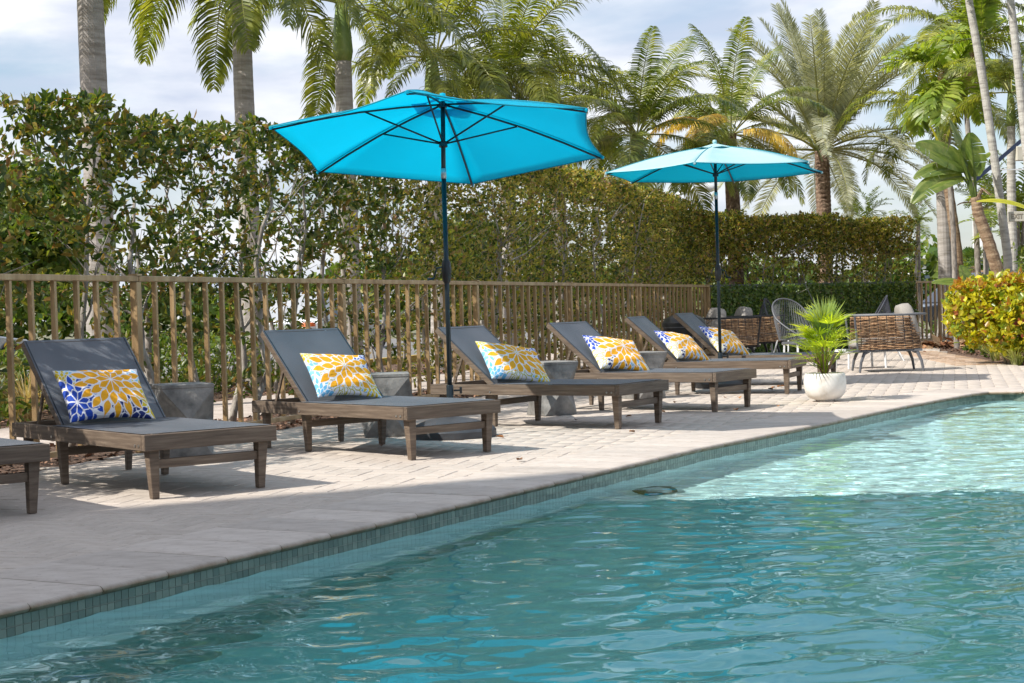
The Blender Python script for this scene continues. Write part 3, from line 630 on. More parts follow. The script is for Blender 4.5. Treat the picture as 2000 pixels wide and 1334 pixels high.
def top3(s): return 2.62+.05*math.sin(s*2.)+.04*math.sin(s*6.)
bh = hedge('hedge', 'clipped golden green hedge on bare trunks rising behind the ivy screen', GP, -.2, GL*.985, .35, 1.35, top3, lambda s: 1.35, .075, .27, 700, M['leaf_small'], rh, 6, .42, False, 0, -.42, 1, trunk_r=.03, lowdens=.22, lowz=1.9, seed=15)
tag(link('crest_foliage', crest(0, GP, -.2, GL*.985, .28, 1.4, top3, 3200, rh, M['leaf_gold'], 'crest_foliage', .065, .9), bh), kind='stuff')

def leaf_mass(tname, label, cat, c, size, num, L, Wd, m, rng, n_each=6, shell=.5, stem=True, group=None, parts=None, flat=False):
    t_ = thing(tname, label, cat, c, 0, group); d = unit(rng.normal(0, 1, (num, 3))); r = (shell+(1-shell)*rng.random(num))**.7
    Cc = d*r[:, None]*np.array(size)/2; Cc[:, 2] += size[2]/2; Cc *= 1+.12*value_noise(Cc, .9, 2)[:, None]; Cc[:, 2] = np.maximum(Cc[:, 2], .03)
    Pq, D, Nn, l, wd = rosettes(Cc, n_each, rng, L, Wd, .6, .8, d*.5, L*.2); V, Fc = leafcloud(Pq, D, Nn, l, wd); tag(link('foliage', np_mesh('foliage', V, Fc, m), t_), kind='stuff')
    if stem:
        mb = MB()
        for _ in range(7): mb.tube(wobble((rng.normal(0, .06), rng.normal(0, .06), -.03), (rng.normal(0, size[0]*.22), rng.normal(0, size[1]*.22), size[2]*.8), rng, 5, .03), [.02, .017, .014, .01, .007, .004], 5)
        mb.build('stems', M['bark'], t_)
    return t_
rs = np.random.default_rng(9)
for k, (t_, n_, sx, sz) in enumerate([(-4.3, 4.3, 1.3, .75), (-3.1, 4.4, 1.3, .8), (-1.9, 4.4, 1.3, .8), (-.6, 4.5, 1.4, .85), (.8, 4.5, 1.4, .8), (2.3, 4.5, 1.4, .85)]):
    leaf_mass('green_shrub', 'round bright green shrub beyond the sidewalk, '+['leftmost of the low row', 'second from the left in the low row', 'third from the left in the low row', 'third from the right in the low row', 'second from the right in the low row', 'rightmost of the low row'][k], 'shrub', FP(t_, n_, -.03), (sx, sx, sz), 420, .07, .3, M['leaf_green'], rs, group='low shrubs beyond the sidewalk')
def tree(label, c, h, crown, m, num, L=.16, group=None):
    t_ = thing('broadleaf_tree', label, 'tree', c, 0, group); mb = MB(); e = Vector((rs.normal(0, .2), rs.normal(0, .2), h*.62)); tp0 = wobble((0, 0, -.05), e, rs, 6, .06); mb.tube(tp0, [.16*(1-.1*i) for i in range(7)], 8)
    for _ in range(7): mb.tube(wobble(tp0[rs.integers(3, 6)], e+Vector((rs.normal(0, crown*.3), rs.normal(0, crown*.3), rs.uniform(0, h*.3))), rs, 4, .08), [.07, .05, .04, .03, .015], 6)
    mb.build('trunk', M['bark'], t_, smooth=True)
    lob = [np.array([rs.normal(0, crown*.27), rs.normal(0, crown*.27), h*.68+rs.normal(0, h*.11)]) for _ in range(9)]; Cs = []
    for lb in lob:
        d = unit(rs.normal(0, 1, (num//9, 3))); Cs.append(lb+d*(crown*.26*(.4+.6*rs.random((num//9, 1))))*np.array([1, 1, .75]))
    Cc = np.concatenate(Cs); Pq, D, Nn, l, wd = rosettes(Cc, 6, rs, L, .3, .6, .8, None, .08); V, Fc = leafcloud(Pq, D, Nn, l, wd); tag(link('crown', np_mesh('crown', V, Fc, m), t_), kind='stuff'); return t_
tree('pale green street tree glimpsed through the near hedge, left of the second palm trunk', FP(.5, 9.0, -.05), 3.1, 3.4, M['leaf_green'], 2600)
tree('spreading green street tree glimpsed through the gap left of the near umbrella pole', FP(6, 22, -.05), 5.2, 5., M['leaf_green'], 2600)
tree('yellow green tree behind the bare trunks of the far hedge', GP(2.2, 9, -.05), 3.6, 3.6, M['leaf_green'], 1800)
tree('yellow tinted small tree left of the grey palm trunk beyond the fence', GP(8.3, 9, -.05), 3.3, 3.2, M['leaf_gold'], 1500)

# dry grasses behind the fence
def tuft(name, label, cat, c, num, h, r, m, rng, wdt=.006, arch=.5, group=None, parent=None):
    o = thing(name, label, cat, c, 0, group); mb = MB()
    for _ in range(num):
        a = rng.uniform(0, 6.283); b0 = Vector((math.cos(a)*r*.2*rng.random(), math.sin(a)*r*.2*rng.random(), -.02)); hh = h*rng.uniform(.6, 1.1); rr = r*rng.uniform(.3, 1.1)*arch*2
        sd = Vector((-math.sin(a), math.cos(a), 0))*wdt; q = []
        for i in range(4):
            f = i/3; p = b0+Vector((math.cos(a)*rr*f**1.7, math.sin(a)*rr*f**1.7, hh*(f-.28*arch*2*f**3))); q.append((p-sd*(1-f*.85), p+sd*(1-f*.85)))
        mb.add([x for pr in q for x in pr], [(2*i, 2*i+1, 2*i+3, 2*i+2) for i in range(3)])
    tag(mb.build('blades', m, o), kind='stuff'); return o
for k, (t_, n_, h_) in enumerate([(-5.9, 3.7, .95), (-5.2, 3.9, 1.0), (-4.7, 3.5, .8), (-6.5, 3.6, .7), (-3.9, 3.4, .6)]):
    tuft('dry_grass_tuft', 'straw coloured ornamental grass behind the fence, '+['left of the tallest clump', 'the tallest clump', 'right of the tallest clump', 'leftmost clump', 'lowest, rightmost clump'][k], 'ornamental grass', FP(t_, n_, -.03), 150, h_, .5, M['dry_grass'], rs, .008, group='dry ornamental grasses behind the fence')

# belt of scrub and trees far beyond the road
rb = np.random.default_rng(77); n = 5200; xx = rb.uniform(-45, 45, n); hh = 1.7+1.1*np.abs(np.sin(xx*.21)+.6*np.sin(xx*.53+1)); Cc = np.stack([xx, 74+rb.normal(0, 1.2, n)+.1*xx, rb.random(n)**.8*hh], -1)
ok = (xx < 24); Cc = Cc[ok]; Pq, D, Nn, l, wd = rosettes(Cc, 5, rb, .55, .32, .5, .8, None, .2); V, Fc = leafcloud(Pq, D, Nn, l, wd)
tag(link('distant_trees', np_mesh('distant_trees', V, Fc, M['leaf_green'])), 'low belt of far trees glimpsed through the hedges beyond the road', 'trees', kind='stuff')

# ============================================================ LOUNGERS
LW, LT, LB, LLEN, HV, BL, BANG = .828, .357, .088, 1.874, 1.27, .75, rad(42)
ANGS = iter([42, 43, 43.5, 40, 39.5, 41.5, 43])
def make_lounger(label, loc, yaw):
    t_ = thing('sun_lounger', label, 'sun lounger', (loc[0], loc[1], 0), rad(yaw), 'teak sun loungers lined up by the fence')
    th = .038; zc = LT-LB/2
    for x in (th/2, LW-th/2):
        mb = MB(); mb.box((x, (th+LLEN)/2+.001, zc), (th, LLEN-th-.002, LB)); me = mb.mesh('side_rail', M['wood_v'], bevel=.003); r_ = link('side_rail', me, t_)
        for yy in (.07, .115, HV-.02):
            b = MB(); sgn = -1 if x < .1 else 1; b.tube([(x+sgn*th/2-sgn*.002, yy, zc-.018), (x+sgn*(th/2+.004), yy, zc-.018)], .008, 8); b.build('bolt', M['bolt'], r_)
    for nm, y in (('foot_rail', th/2), ('head_rail', LLEN-th/2)):
        mb = MB(); x0, x1 = (0, LW) if nm == 'foot_rail' else (th+.001, LW-th-.001); mb.box(((x0+x1)/2, y, zc), (x1-x0, th, LB)); link(nm, mb.mesh(nm, M['wood_u'], bevel=.003), t_)
    # legs, tapered towards the foot
    for i, (y, w1) in enumerate(((.066, .062), (.066+1.2, .056), (1.79, .05))):
        for sx in (0, 1):
            x = .072 if sx == 0 else LW-.072; d = -1 if sx == 0 else 1; h = LT-LB-.001; a = w1/2; bt = a*.66; off = d*(a-bt)
            mb = MB(); mb.loft([[(x-bt+off*-1, y-bt, 0), (x+bt+off*-1, y-bt, 0), (x+bt+off*-1, y+bt, 0), (x-bt+off*-1, y+bt, 0)], [(x-a, y-a, h), (x+a, y-a, h), (x+a, y+a, h), (x-a, y+a, h)]]); link('leg', mb.mesh('leg', M['wood'], bevel=.002), t_)
    for y, z in ((.066, .19), (1.266, .20)):
        mb = MB(); mb.box((LW/2, y, z), (LW-.20, .026, .05)); link('stretcher', mb.mesh('stretcher', M['wood_u'], bevel=.002), t_)
    # sling seat, sagging a touch
    def sling(name, y0, y1, x0, x1, sag, tr=lambda p: p, parent=t_):
        nx_, ny_ = 10, 12; vs_ = []; 
        for j in range(ny_+1):
            for i in range(nx_+1):
                u, v = i/nx_, j/ny_; vs_.append(tr(Vector((x0+(x1-x0)*u, y0+(y1-y0)*v, -sag*math.sin(math.pi*u)*math.sin(math.pi*v)**.5))))
        fs = [(j*(nx_+1)+i, j*(nx_+1)+i+1, (j+1)*(nx_+1)+i+1, (j+1)*(nx_+1)+i) for j in range(ny_) for i in range(nx_)]
        mb = MB(); mb.add(vs_, fs); return mb.build(name, M['sling'], parent, smooth=True)
    s = sling('seat_sling', th+.002, HV, .012, LW-.012, .012, lambda p: p+Vector((0, 0, LT+.004)))
    BANG = rad(next(ANGS)); ca_, sa_ = math.cos(BANG), math.sin(BANG)
    tr = lambda p: Vector((p.x, HV+p.y*ca_-p.z*sa_, LT-.012+p.y*sa_+p.z*ca_))
    bx0, bx1 = .062, LW-.062
    bf_ = sling('backrest_sling', 0, BL, bx0+.004, bx1-.004, .01, lambda p: tr(p+Vector((0, 0, .024))))
    for x in (bx0+.017, bx1-.017):
        mb = MB(); mb.bar(tr(Vector((x, 0, 0))), tr(Vector((x, BL-.002, 0))), .034, .044, up=tr(Vector((0, 0, 1)))-tr(Vector((0, 0, 0)))); link('backrest_rail', mb.mesh('backrest_rail', M['wood_v'], bevel=.002), t_)
        sx_ = x+(.021 if x < .3 else -.021)
        b = MB(); b.bar(tr(Vector((x+(-.013 if x < .3 else .013)+(0 if x < .3 else -.026)+.013, .002, .0245))), tr(Vector((x, BL-.004, .0245))), .006, .004); b.build('hem_seam', M['pole'], bf_)
    mb = MB(); mb.bar(tr(Vector((bx0+.036, BL-.02, 0))), tr(Vector((bx1-.036, BL-.02, 0))), .034, .036); mb.build('backrest_top_rail', M['wood_u'], t_)
    mb = MB()
    for x in (bx0+.045, bx1-.045): mb.bar(tr(Vector((x, BL*.55, -.02))), Vector((x, HV+.46, LT-LB+.02)), .014, .022)
    mb.bar(Vector((bx0+.03, HV+.46, LT-LB+.02)), Vector((bx1-.03, HV+.46, LT-LB+.02)), .02, .02); mb.build('prop_stand', M['wood'], t_)
    return t_
LG = [((-3.055, 7.82), 38.9, 'wooden sun lounger cut off by the left edge, only its foot end showing'),
      ((-2.015, 8.75), 38.8, 'wooden sun lounger with the blue and orange flower pillow, second from the left edge'),
      ((-.707, 10.63), 41.9, 'wooden sun lounger left of the near umbrella pole with a light blue cornered pillow'),
      ((.84, 12.79), 56.0, 'wooden sun lounger crossed by the near umbrella pole, its backrest half in sun'),
      ((1.83, 14.5), 55.5, 'wooden sun lounger with its foot end in front of the round dark umbrella base'),
      ((2.93, 16.95), 68.5, 'wooden sun lounger just left of the far umbrella pole, its backrest dappled with light'),
      ((3.58, 18.5), 66.0, 'farthest wooden sun lounger, behind the far umbrella pole and left of the white planter')]
lounge = [make_lounger(l, p, y) for p, y, l in LG]

# ============================================================ PILLOWS
def petal_flower(X, Y, cx, cy, rings, size=1., gp_=.012):
    """masks of pointed petals and of their outlines; rings: (r0, r1, count, phase, width/length)"""
    dx, dy = (X-cx)/size, (Y-cy)/size; r = np.hypot(dx, dy)+1e-9; th = np.arctan2(dy, dx); out_ = np.zeros(X.shape, bool); edge = np.zeros(X.shape, bool)
    for r0, r1, n, ph, wl in rings:
        sec = 2*math.pi/n; a = (th+ph) % sec-sec/2; t = (r*np.cos(a)-r0)/(r1-r0); inside = (t > 0) & (t < 1); tt = np.clip(t, 0, 1); L_ = r1-r0
        hw = np.minimum(wl*L_*np.sin(math.pi*tt**.85), r*sec/2-gp_); d = np.abs(r*np.sin(a)); m_ = inside & (d < hw); out_ |= m_; edge |= m_ & (d > hw-.022)
    return out_, edge
ORG_, BLU, NAV, SKY_, YEL, WHT = [(.86, .40, .006), (.008, .06, .42), (.010, .025, .16), (.22, .55, .80), (.68, .52, .02), (.80, .80, .83)]
BIG = [(.03, .36, 9, .2, .27), (.28, .64, 13, .0, .24), (.54, .92, 17, .3, .22)]; MID = [(.03, .29, 8, .3, .29), (.22, .50, 12, .1, .26), (.42, .68, 16, .2, .24)]
def pillow_print(kind, X, Y):
    c = np.empty(X.shape+(3,)); c[:] = WHT
    def fl(cx, cy, col, rings, size=1., ring_only=False, cond=True):
        for rg_ in rings[::-1]:        # outer rings first, each petal keeping a white margin
            a, b, n, p, w_ = rg_
            if not ring_only:
                halo, _ = petal_flower(X, Y, cx, cy, [(a-.015, b+.022, n, p, w_*1.25)], size, .002); c[halo & cond] = WHT
            m, e_ = petal_flower(X, Y, cx, cy, [rg_], size, .012); c[(e_ if ring_only else m) & cond] = col
    if kind == 'a':
        fl(-.98, .58, SKY_, MID, .8); fl(-.95, .28, YEL, MID, .5); fl(1.02, .05, SKY_, MID, .8); fl(.95, -.35, YEL, MID, .95)
        fl(-.78, -.28, BLU, MID, 1.0); fl(.42, -.62, NAV, MID, .72); fl(.14, .18, ORG_, BIG, .95)
    elif kind == 'b':
        fl(-.15, -.35, (.50, .46, .03), MID, 1.1, True); fl(-1.02, .30, SKY_, MID, .75); fl(-.95, -.6, (.14, .45, .72), MID, .65); fl(.95, -.55, SKY_, MID, .9); fl(.70, -.30, YEL, MID, .6)
        fl(.9, .55, BLU, MID, .8); fl(-.95, .60, YEL, MID, .5); fl(.03, .12, ORG_, BIG, 1.08, cond=(Y > -.48))
    else:
        fl(-.6, -.35, YEL, MID, .9, True); fl(.45, -.62, SKY_, MID, .75); fl(.95, -.5, YEL, MID, .7, True); fl(-.30, -.56, NAV, MID, .62); fl(-.95, .45, BLU, MID, .72); fl(.18, .10, ORG_, BIG, 1.12)
    return c
pm_ = bpy.data.materials.new('printed_cotton'); pm_.use_nodes = True; t = pm_.node_tree; b = t.nodes['Principled BSDF']; ca__ = t.nodes.new('ShaderNodeVertexColor'); ca__.layer_name = 'print'
t.links.new(ca__.outputs[0], b.inputs['Base Color']); b.inputs['Roughness'].default_value = .8
nb__ = t.nodes.new('ShaderNodeTexNoise'); nb__.inputs['Scale'].default_value = 9; bp_ = t.nodes.new('ShaderNodeBump'); bp_.inputs['Strength'].default_value = .5; bp_.inputs['Distance'].default_value = .02; t.links.new(nb__.outputs[0], bp_.inputs['Height']); t.links.new(bp_.outputs[0], b.inputs['Normal'])
def pillow_mesh(kind, w_, h_, th=.13):
    nx_, ny_ = 220, 170; u = np.linspace(-1, 1, nx_); v = np.linspace(-1, 1, ny_); U, V_ = np.meshgrid(u, v)
    Xs = U*(1-.07*(1-V_**2)*np.abs(U)**3)*w_/2; Ys = V_*(1-.09*(1-U**2)*np.abs(V_)**3)*h_/2
    puff = ((1-U**2)*(1-V_**2))**.42*th/2; puff *= 1+.07*np.sin(5*U+2*V_)+.06*np.sin(7*V_-3*U)+.04*np.sin(11*U*V_+4*V_); droop = -.02*(U**2)*(V_ < 0)*np.abs(V_)
    A = np.stack([Xs, Ys+droop, puff+.002], -1).reshape(-1, 3); B = np.stack([Xs, Ys+droop, -puff*.8-.002], -1).reshape(-1, 3)
    idx = np.arange(nx_*ny_).reshape(ny_, nx_); f = np.stack([idx[:-1, :-1], idx[:-1, 1:], idx[1:, 1:], idx[1:, :-1]], -1).reshape(-1, 4); fb_ = f[:, ::-1]+nx_*ny_
    bd = np.concatenate([idx[0, :], idx[1:, -1], idx[-1, -2::-1], idx[-2:0:-1, 0]]); bd2 = np.roll(bd, -1); rim = np.stack([bd+nx_*ny_, bd2+nx_*ny_, bd2, bd], -1)
    me = np_mesh('pillow', np.concatenate([A, B]), np.concatenate([f, fb_, rim]), pm_, smooth=True)
    c = pillow_print(kind, U, V_*.62); c2 = np.concatenate([c.reshape(-1, 3), c.reshape(-1, 3)]); ca2 = np.concatenate([c2, np.ones((len(c2), 1))], 1)
    at_ = me.color_attributes.new('print', 'FLOAT_COLOR', 'POINT'); at_.data.foreach_set('color', ca2.astype(np.float32).ravel()); return me
PM = {k: pillow_mesh(k, .56, .42) for k in 'abc'}
PL = [(1, 'a', .43, .16, 48, -2, 'flower print pillow with a royal blue bloom at its lower left corner'),
      (2, 'b', .47, .17, 50, -5, 'orange flower pillow with light blue corners, left of the near umbrella pole'),
      (3, 'b', .50, .14, 44, -12, 'orange flower pillow on the lounger just right of the near umbrella pole'),
      (4, 'c', .50, .12, 44, -10, 'flower pillow with violet blue petals at upper left, third from the planter'),
      (5, 'c', .50, .12, 42, -10, 'flower pillow on the lounger just left of the far umbrella pole'),
      (6, 'c', .45, .12, 44, -10, 'flower print pillow partly hidden behind the far umbrella pole')]
bpy.context.view_layer.update()
for i, k, u, up, tilt, roll_, lab in PL:
    o = link('pillow', PM[k]); tag(o, lab, 'pillow', 'flower print pillows on the loungers'); ta = rad(tilt); ps = .99 if i < 3 else 1.10
    Rl = Matrix.Rotation(rad(LG[i][1]), 4, 'Z'); cy_, cz_ = HV-.03, LT-.018
    # pillow foot sits on the seat, its back leans on the backrest
    ctr = Vector((u*LW/.86 if False else u*LW+.0, cy_-.10+.20*math.cos(ta), cz_+.045+.20*math.sin(ta)))
    local = Matrix.Translation(ctr) @ Matrix.Rotation(rad(0 if i < 3 else -15), 4, 'Z') @ Matrix.Rotation(ta, 4, 'X') @ Matrix.Rotation(rad(roll_), 4, 'Z')
    o.matrix_world = Matrix.Translation((LG[i][0][0], LG[i][0][1], 0)) @ Rl @ local @ Matrix.Diagonal((ps, ps*.95, ps, 1))

# ============================================================ SIDE TABLES
def side_table(label, c, s, h, rz):
    t_ = thing('side_table', label, 'side table', (c[0], c[1], 0), rz, 'faceted concrete side tables between the loungers'); a = s/2; ws = a*.80
    def ring(r, z, off=0, n=4): return [(r*math.cos(math.pi/2*k+math.pi/4+off)*1.414, r*math.sin(math.pi/2*k+math.pi/4+off)*1.414, z) for k in range(n)]
    top = ring(a, h-.03); mid = [(ws*1.5*math.cos(math.pi/2*k+off_), ws*1.5*math.sin(math.pi/2*k+off_), h*.5) for k, off_ in zip(range(4), [0]*4)]; bot = ring(a*.92, 0)
    mb = MB(); b0 = mb; vs_ = bot+mid+top; fs = [(0, 3, 2, 1)]
    # triangular facets between square ends and a turned waist
    for k in range(4):
        # mid k sits between top/bot corners k-1 and k
        fs += [((k-1) % 4, k, 4+k), (8+k, 8+(k-1) % 4, 4+k), (k, 4+(k+1) % 4, 4+k), (8+k, 4+k, 4+(k+1) % 4)]
    mb.add(vs_, fs); o = mb.build('faceted_body', M['concrete'], t_)
    mb = MB(); mb.box((0, 0, h-.015), (s+.006, s+.006, .03)); link('table_top', mb.mesh('table_top', M['concrete'], bevel=.005), t_); return t_
side_table('grey faceted concrete side table nearest the left edge, behind the blue bloom pillow', (-2.38, 11.55), .375, .52, rad(25))
side_table('grey faceted concrete side table just left of the near umbrella base', (-1.03, 12.95), .38, .50, rad(5))
side_table('dark grey faceted concrete side table right of the near umbrella pole', (.35, 14.9), .37, .49, rad(30))
side_table('pale sunlit faceted concrete side table between the two middle loungers', (1.38, 17.05), .37, .49, rad(28))

# ============================================================ UMBRELLAS
def umbrella(label, base, zj, tilt_deg, tilt_az, R, up_len, dome, m, hexoff, basecol, br, crank_z, side, two):
    t_ = thing('umbrella', label, 'umbrella', (base[0], base[1], 0), 0, 'turquoise market umbrellas')
    mb = MB()
    mb.lathe([(.001, 0), (br, 0), (br, .05), (br-.02, .075), (br*.8, .095), (br*.55, .13), (br*.2, .155), (.05, .16), (.045, .16)], 36); ob = mb.build('base', M[basecol], t_, angle=35)
    mb = MB(); mb.lathe([(.028, .155), (.028, .40), (.026, .405)], 14); mb.build('base_tube', M['pole'], t_, smooth=False, angle=50)
    mb = MB(); mb.tube([(.03, 0, .36), (.075, 0, .36)], .008, 6); mb.box((.085, 0, .36), (.018, .05, .05)); mb.build('clamp_knob', M['black_plastic'], t_)
    mb = MB(); mb.tube([(0, 0, .16), (0, 0, zj)], .019, 14); mb.build('pole', M['pole'], t_, smooth=True)
    mb = MB(); mb.lathe([(.021, crank_z-.10), (.034, crank_z-.07), (.040, crank_z), (.034, crank_z+.06), (.021, crank_z+.09)], 14); ch_ = mb.build('crank_housing', M['black_plastic'], t_, smooth=True)
    mb = MB(); mb.tube([(-side*.03, -.01, crank_z+.03), (-side*.075, -.02, crank_z+.02), (-side*.10, -.02, crank_z-.06)], .008, 6); mb.tube([(-side*.10, -.02, crank_z-.06), (-side*.15, -.03, crank_z-.065)], .011, 6); mb.build('crank_handle', M['pole'], ch_)
    mb = MB(); mb.tube([(0, 0, zj-.01), (0, 0, zj+.07)], .0215, 12); mb.build('tilt_joint', M['pole_band'], t_, smooth=True)
    ax = Vector((math.sin(tilt_az), math.cos(tilt_az), 0)); rotax = Vector((0, 0, 1)).cross(ax)
    Rt = Matrix.Rotation(rad(tilt_deg), 3, rotax); J = Vector((0, 0, zj+.05))
    def W(p): return J+Rt@Vector(p)
    mb = MB(); mb.tube([W((0, 0, 0)), W((0, 0, up_len))], .018, 12); mb.build('upper_pole', M['pole'], t_, smooth=True)
    zr = up_len-dome; tips = [Vector((R*math.cos(hexoff+k*math.pi/3), R*math.sin(hexoff+k*math.pi/3), zr)) for k in range(6)]; apex = Vector((0, 0, up_len))
    # canopy panels: straight ridges, edges drawn in, cloth sagging between ribs
    mb = MB(); nr, na = 10, 8; vs_ = []; fs = []
    for k in range(6):
        a, b_ = tips[k], tips[(k+1) % 6]; base_i = len(vs_)
        for i in range(nr+1):
            f = .10+.90*i/nr
            for j in range(na+1):
                g = j/na; p = apex.lerp(a.lerp(b_, g), f); sag = math.sin(math.pi*g); c_in = (a.lerp(b_, g)-Vector((0, 0, zr))); 
                p = p-Vector((c_in.x, c_in.y, 0))*(.045*sag*f**3)+Vector((0, 0, -.030*sag*f*(1.25-f)*2)); p.z += .035*math.sin(math.pi*f)*(1-.3*sag); vs_.append(W(p))
        fs += [(base_i+i*(na+1)+j, base_i+i*(na+1)+j+1, base_i+(i+1)*(na+1)+j+1, base_i+(i+1)*(na+1)+j) for i in range(nr) for j in range(na)]
    mb.add(vs_, fs); cn = mb.build('canopy', M['canopy'], t_, smooth=True); md = cn.modifiers.new('s', 'SOLIDIFY'); md.thickness = .002
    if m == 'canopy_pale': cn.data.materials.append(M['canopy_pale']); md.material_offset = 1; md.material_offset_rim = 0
    hm = MB()
    for k in range(6):
        P_ = [vs_[k*(nr+1)*(na+1)+nr*(na+1)+j] for j in range(na+1)]; hm.tube(P_, .005, 4)
    hm.build('hem', M['canopy_seam'], cn, smooth=True)
    for k in range(6):
        P_ = [vs_[k*(nr+1)*(na+1)+i*(na+1)]+Vector((0, 0, .003)) for i in range(nr+1)]; sm_ = MB(); sm_.tube(P_, .0045, 4); sm_.build('seam', M['canopy_seam'], cn, smooth=True)
    mb = MB(); vs_ = []; 
    for k in range(6):
        a = tips[k]; vs_ += [W(apex.lerp(a, .19)+Vector((0, 0, .016)))]
        b_ = tips[(k+1) % 6]; vs_ += [W(apex.lerp(a.lerp(b_, .5), .20)+Vector((0, 0, .034)))]
    mb.add([W(apex+Vector((0, 0, .03)))]+vs_, [(0, 1+i, 1+(i+1) % 12) for i in range(12)]); vt = mb.build('vent_cap', M[m], cn, smooth=False); vt.modifiers.new('s', 'SOLIDIFY').thickness = .002
    mb = MB(); mb.lathe([(.001, .05), (.022, .045), (.026, .02), (.014, .0)], 12, cap=True); fo = mb.build('finial', M[m], t_, smooth=True); fo.location = W((0, 0, up_len+.02))
    mb = MB(); mb.tube([W((0, 0, up_len-.05)), W((0, 0, up_len-.015))], .032, 12); mb.build('top_hub', M['pole'], t_)
    hz = up_len-.33*R/1.35; mb = MB(); mb.tube([W((0, 0, hz-.03)), W((0, 0, hz+.01))], .034, 12); mb.build('runner_hub', M['pole'], t_)
    for k in range(6):
        a = tips[k]; q = lambda f: apex.lerp(a, f)+Vector((0, 0, -.012+.035*math.sin(math.pi*f)))
        mb = MB(); mb.tube([W(q(f)-Vector((0, 0, .012))) for f in (.02, .25, .5, .75, .99)], .0085, 6); rb = mb.build('rib', M['pole'], t_, smooth=True)
        mb = MB(); mb.tube([W((0, 0, hz)+0*Vector((0, 0, 0)) if False else Vector((a.x*.02, a.y*.02, hz))), W(q(.46)-Vector((0, 0, .016)))], .0075, 6); mb.build('strut', M['pole'], rb, smooth=True)
        mb = MB(); mb.tube([W(q(.985)), W(a+Vector((0, 0, -.01))+Vector((a.x, a.y, 0))*.004)], .014, 6); mb.build('rib_pocket', M[m], rb)
    return t_
umbrella('large bright turquoise umbrella nearest the camera, tipped to show its underside', (-.497, 12.62), 2.03, 9.5, rad(4), 1.38, .56, .33, 'canopy', rad(262), 'dark_base', .355, 1.30, 1, 0)
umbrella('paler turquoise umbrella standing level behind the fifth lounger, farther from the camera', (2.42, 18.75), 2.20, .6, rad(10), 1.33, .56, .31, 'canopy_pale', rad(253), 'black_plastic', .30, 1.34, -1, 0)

# ============================================================ PLANTER
pt = thing('planter', 'round white bowl planter standing by the pool edge', 'planter', gp(1612, 783), 0)
mb = MB(); mb.lathe([(.001, 0), (.09, 0), (.095, .012), (.15, .03), (.185, .07), (.203, .13), (.206, .19), (.198, .245), (.190, .272), (.183, .274), (.176, .262), (.172, .22)], 40); mb.build('bowl', M['white_pot'], pt, smooth=True)
mb = MB(); mb.lathe([(.001, .245), (.09, .25), (.174, .24)], 24, cap=True); mb.build('soil', M['soil'], pt, smooth=True)
def fan_leaf_mb(mb, base, dirv, n_seg, L, wseg, spread, rng, cup=.35, stalk=None):
    d = Vector(dirv).normalized(); side = d.cross(Vector((0, 0, 1))).normalized(); upv = side.cross(d).normalized()
    for i in range(n_seg):
        f = (i/(n_seg-1)-.5)*2; a = f*spread; l = L*(1-.25*abs(f)**2)*rng.uniform(.9, 1.08); sd = (d*math.cos(a)+side*math.sin(a)+upv*cup*abs(f)*.5).normalized(); w_ = wseg*rng.uniform(.8, 1.1)
        nrm_ = sd.cross(upv).normalized(); pts_ = []
        for k in range(4):
            t_ = k/3; c = Vector(base)+sd*l*t_+Vector((0, 0, -.12*l*t_**2.5)); ww = w_*(.35+1.4*t_ if t_ < .5 else 1.05*(1-t_)/.5+.02); pts_ += [c-nrm_*ww+upv*ww*.4, c+nrm_*ww+upv*ww*.4]
        mb.add(pts_, [(2*k, 2*k+1, 2*k+3, 2*k+2) for k in range(3)])
rp = np.random.default_rng(31)
pp = thing('potted_palm', 'bushy young fan palm with blue green spears growing from the white bowl planter', 'potted palm', gp(1612, 783)+Vector((0, 0, .24)))
for _ in range(54):
    a = rp.uniform(0, 6.283); el = rp.uniform(-.15, 1.15); h0 = rp.uniform(.14, .48); ln = rp.uniform(.10, .21); b0 = Vector((math.cos(a)*.04, math.sin(a)*.04, h0*.5)); e0 = b0+Vector((math.cos(a)*math.cos(el), math.sin(a)*math.cos(el), math.sin(el)))*ln+Vector((0, 0, h0*.45))
    mb = MB(); mb.tube([(math.cos(a)*.02, math.sin(a)*.02, 0), b0, e0], .003, 4); fan_leaf_mb(mb, e0, (math.cos(a)*math.cos(el*.7), math.sin(a)*math.cos(el*.7), math.sin(el*.7)), 10, rp.uniform(.18, .26), .0085, 1.05, rp); mb.build('fan_leaf', M['fan'], pp)
for k in range(14):
    a = rp.uniform(0, 6.283); el = rp.uniform(.8, 1.45); b0 = Vector((0, 0, .34)); d = Vector((math.cos(a)*math.cos(el), math.sin(a)*math.cos(el), math.sin(el))); mb = MB(); fan_leaf_mb(mb, b0+d*.02, d, 9, rp.uniform(.42, .56), .012, .34, rp); mb.build('spear_leaf', M['fan_blue'], pp)
for _ in range(30):
    a = rp.uniform(0, 6.283); mb = MB(); r_ = rp.uniform(.03, .10); mb.tube([(math.cos(a)*.02, math.sin(a)*.02, .01), (math.cos(a)*r_*.7, math.sin(a)*r_*.7, .12), (math.cos(a)*r_, math.sin(a)*r_, rp.uniform(.15, .3))], .005, 4) ; mb.build('dry_stalk', M['frond_dry'], pp)

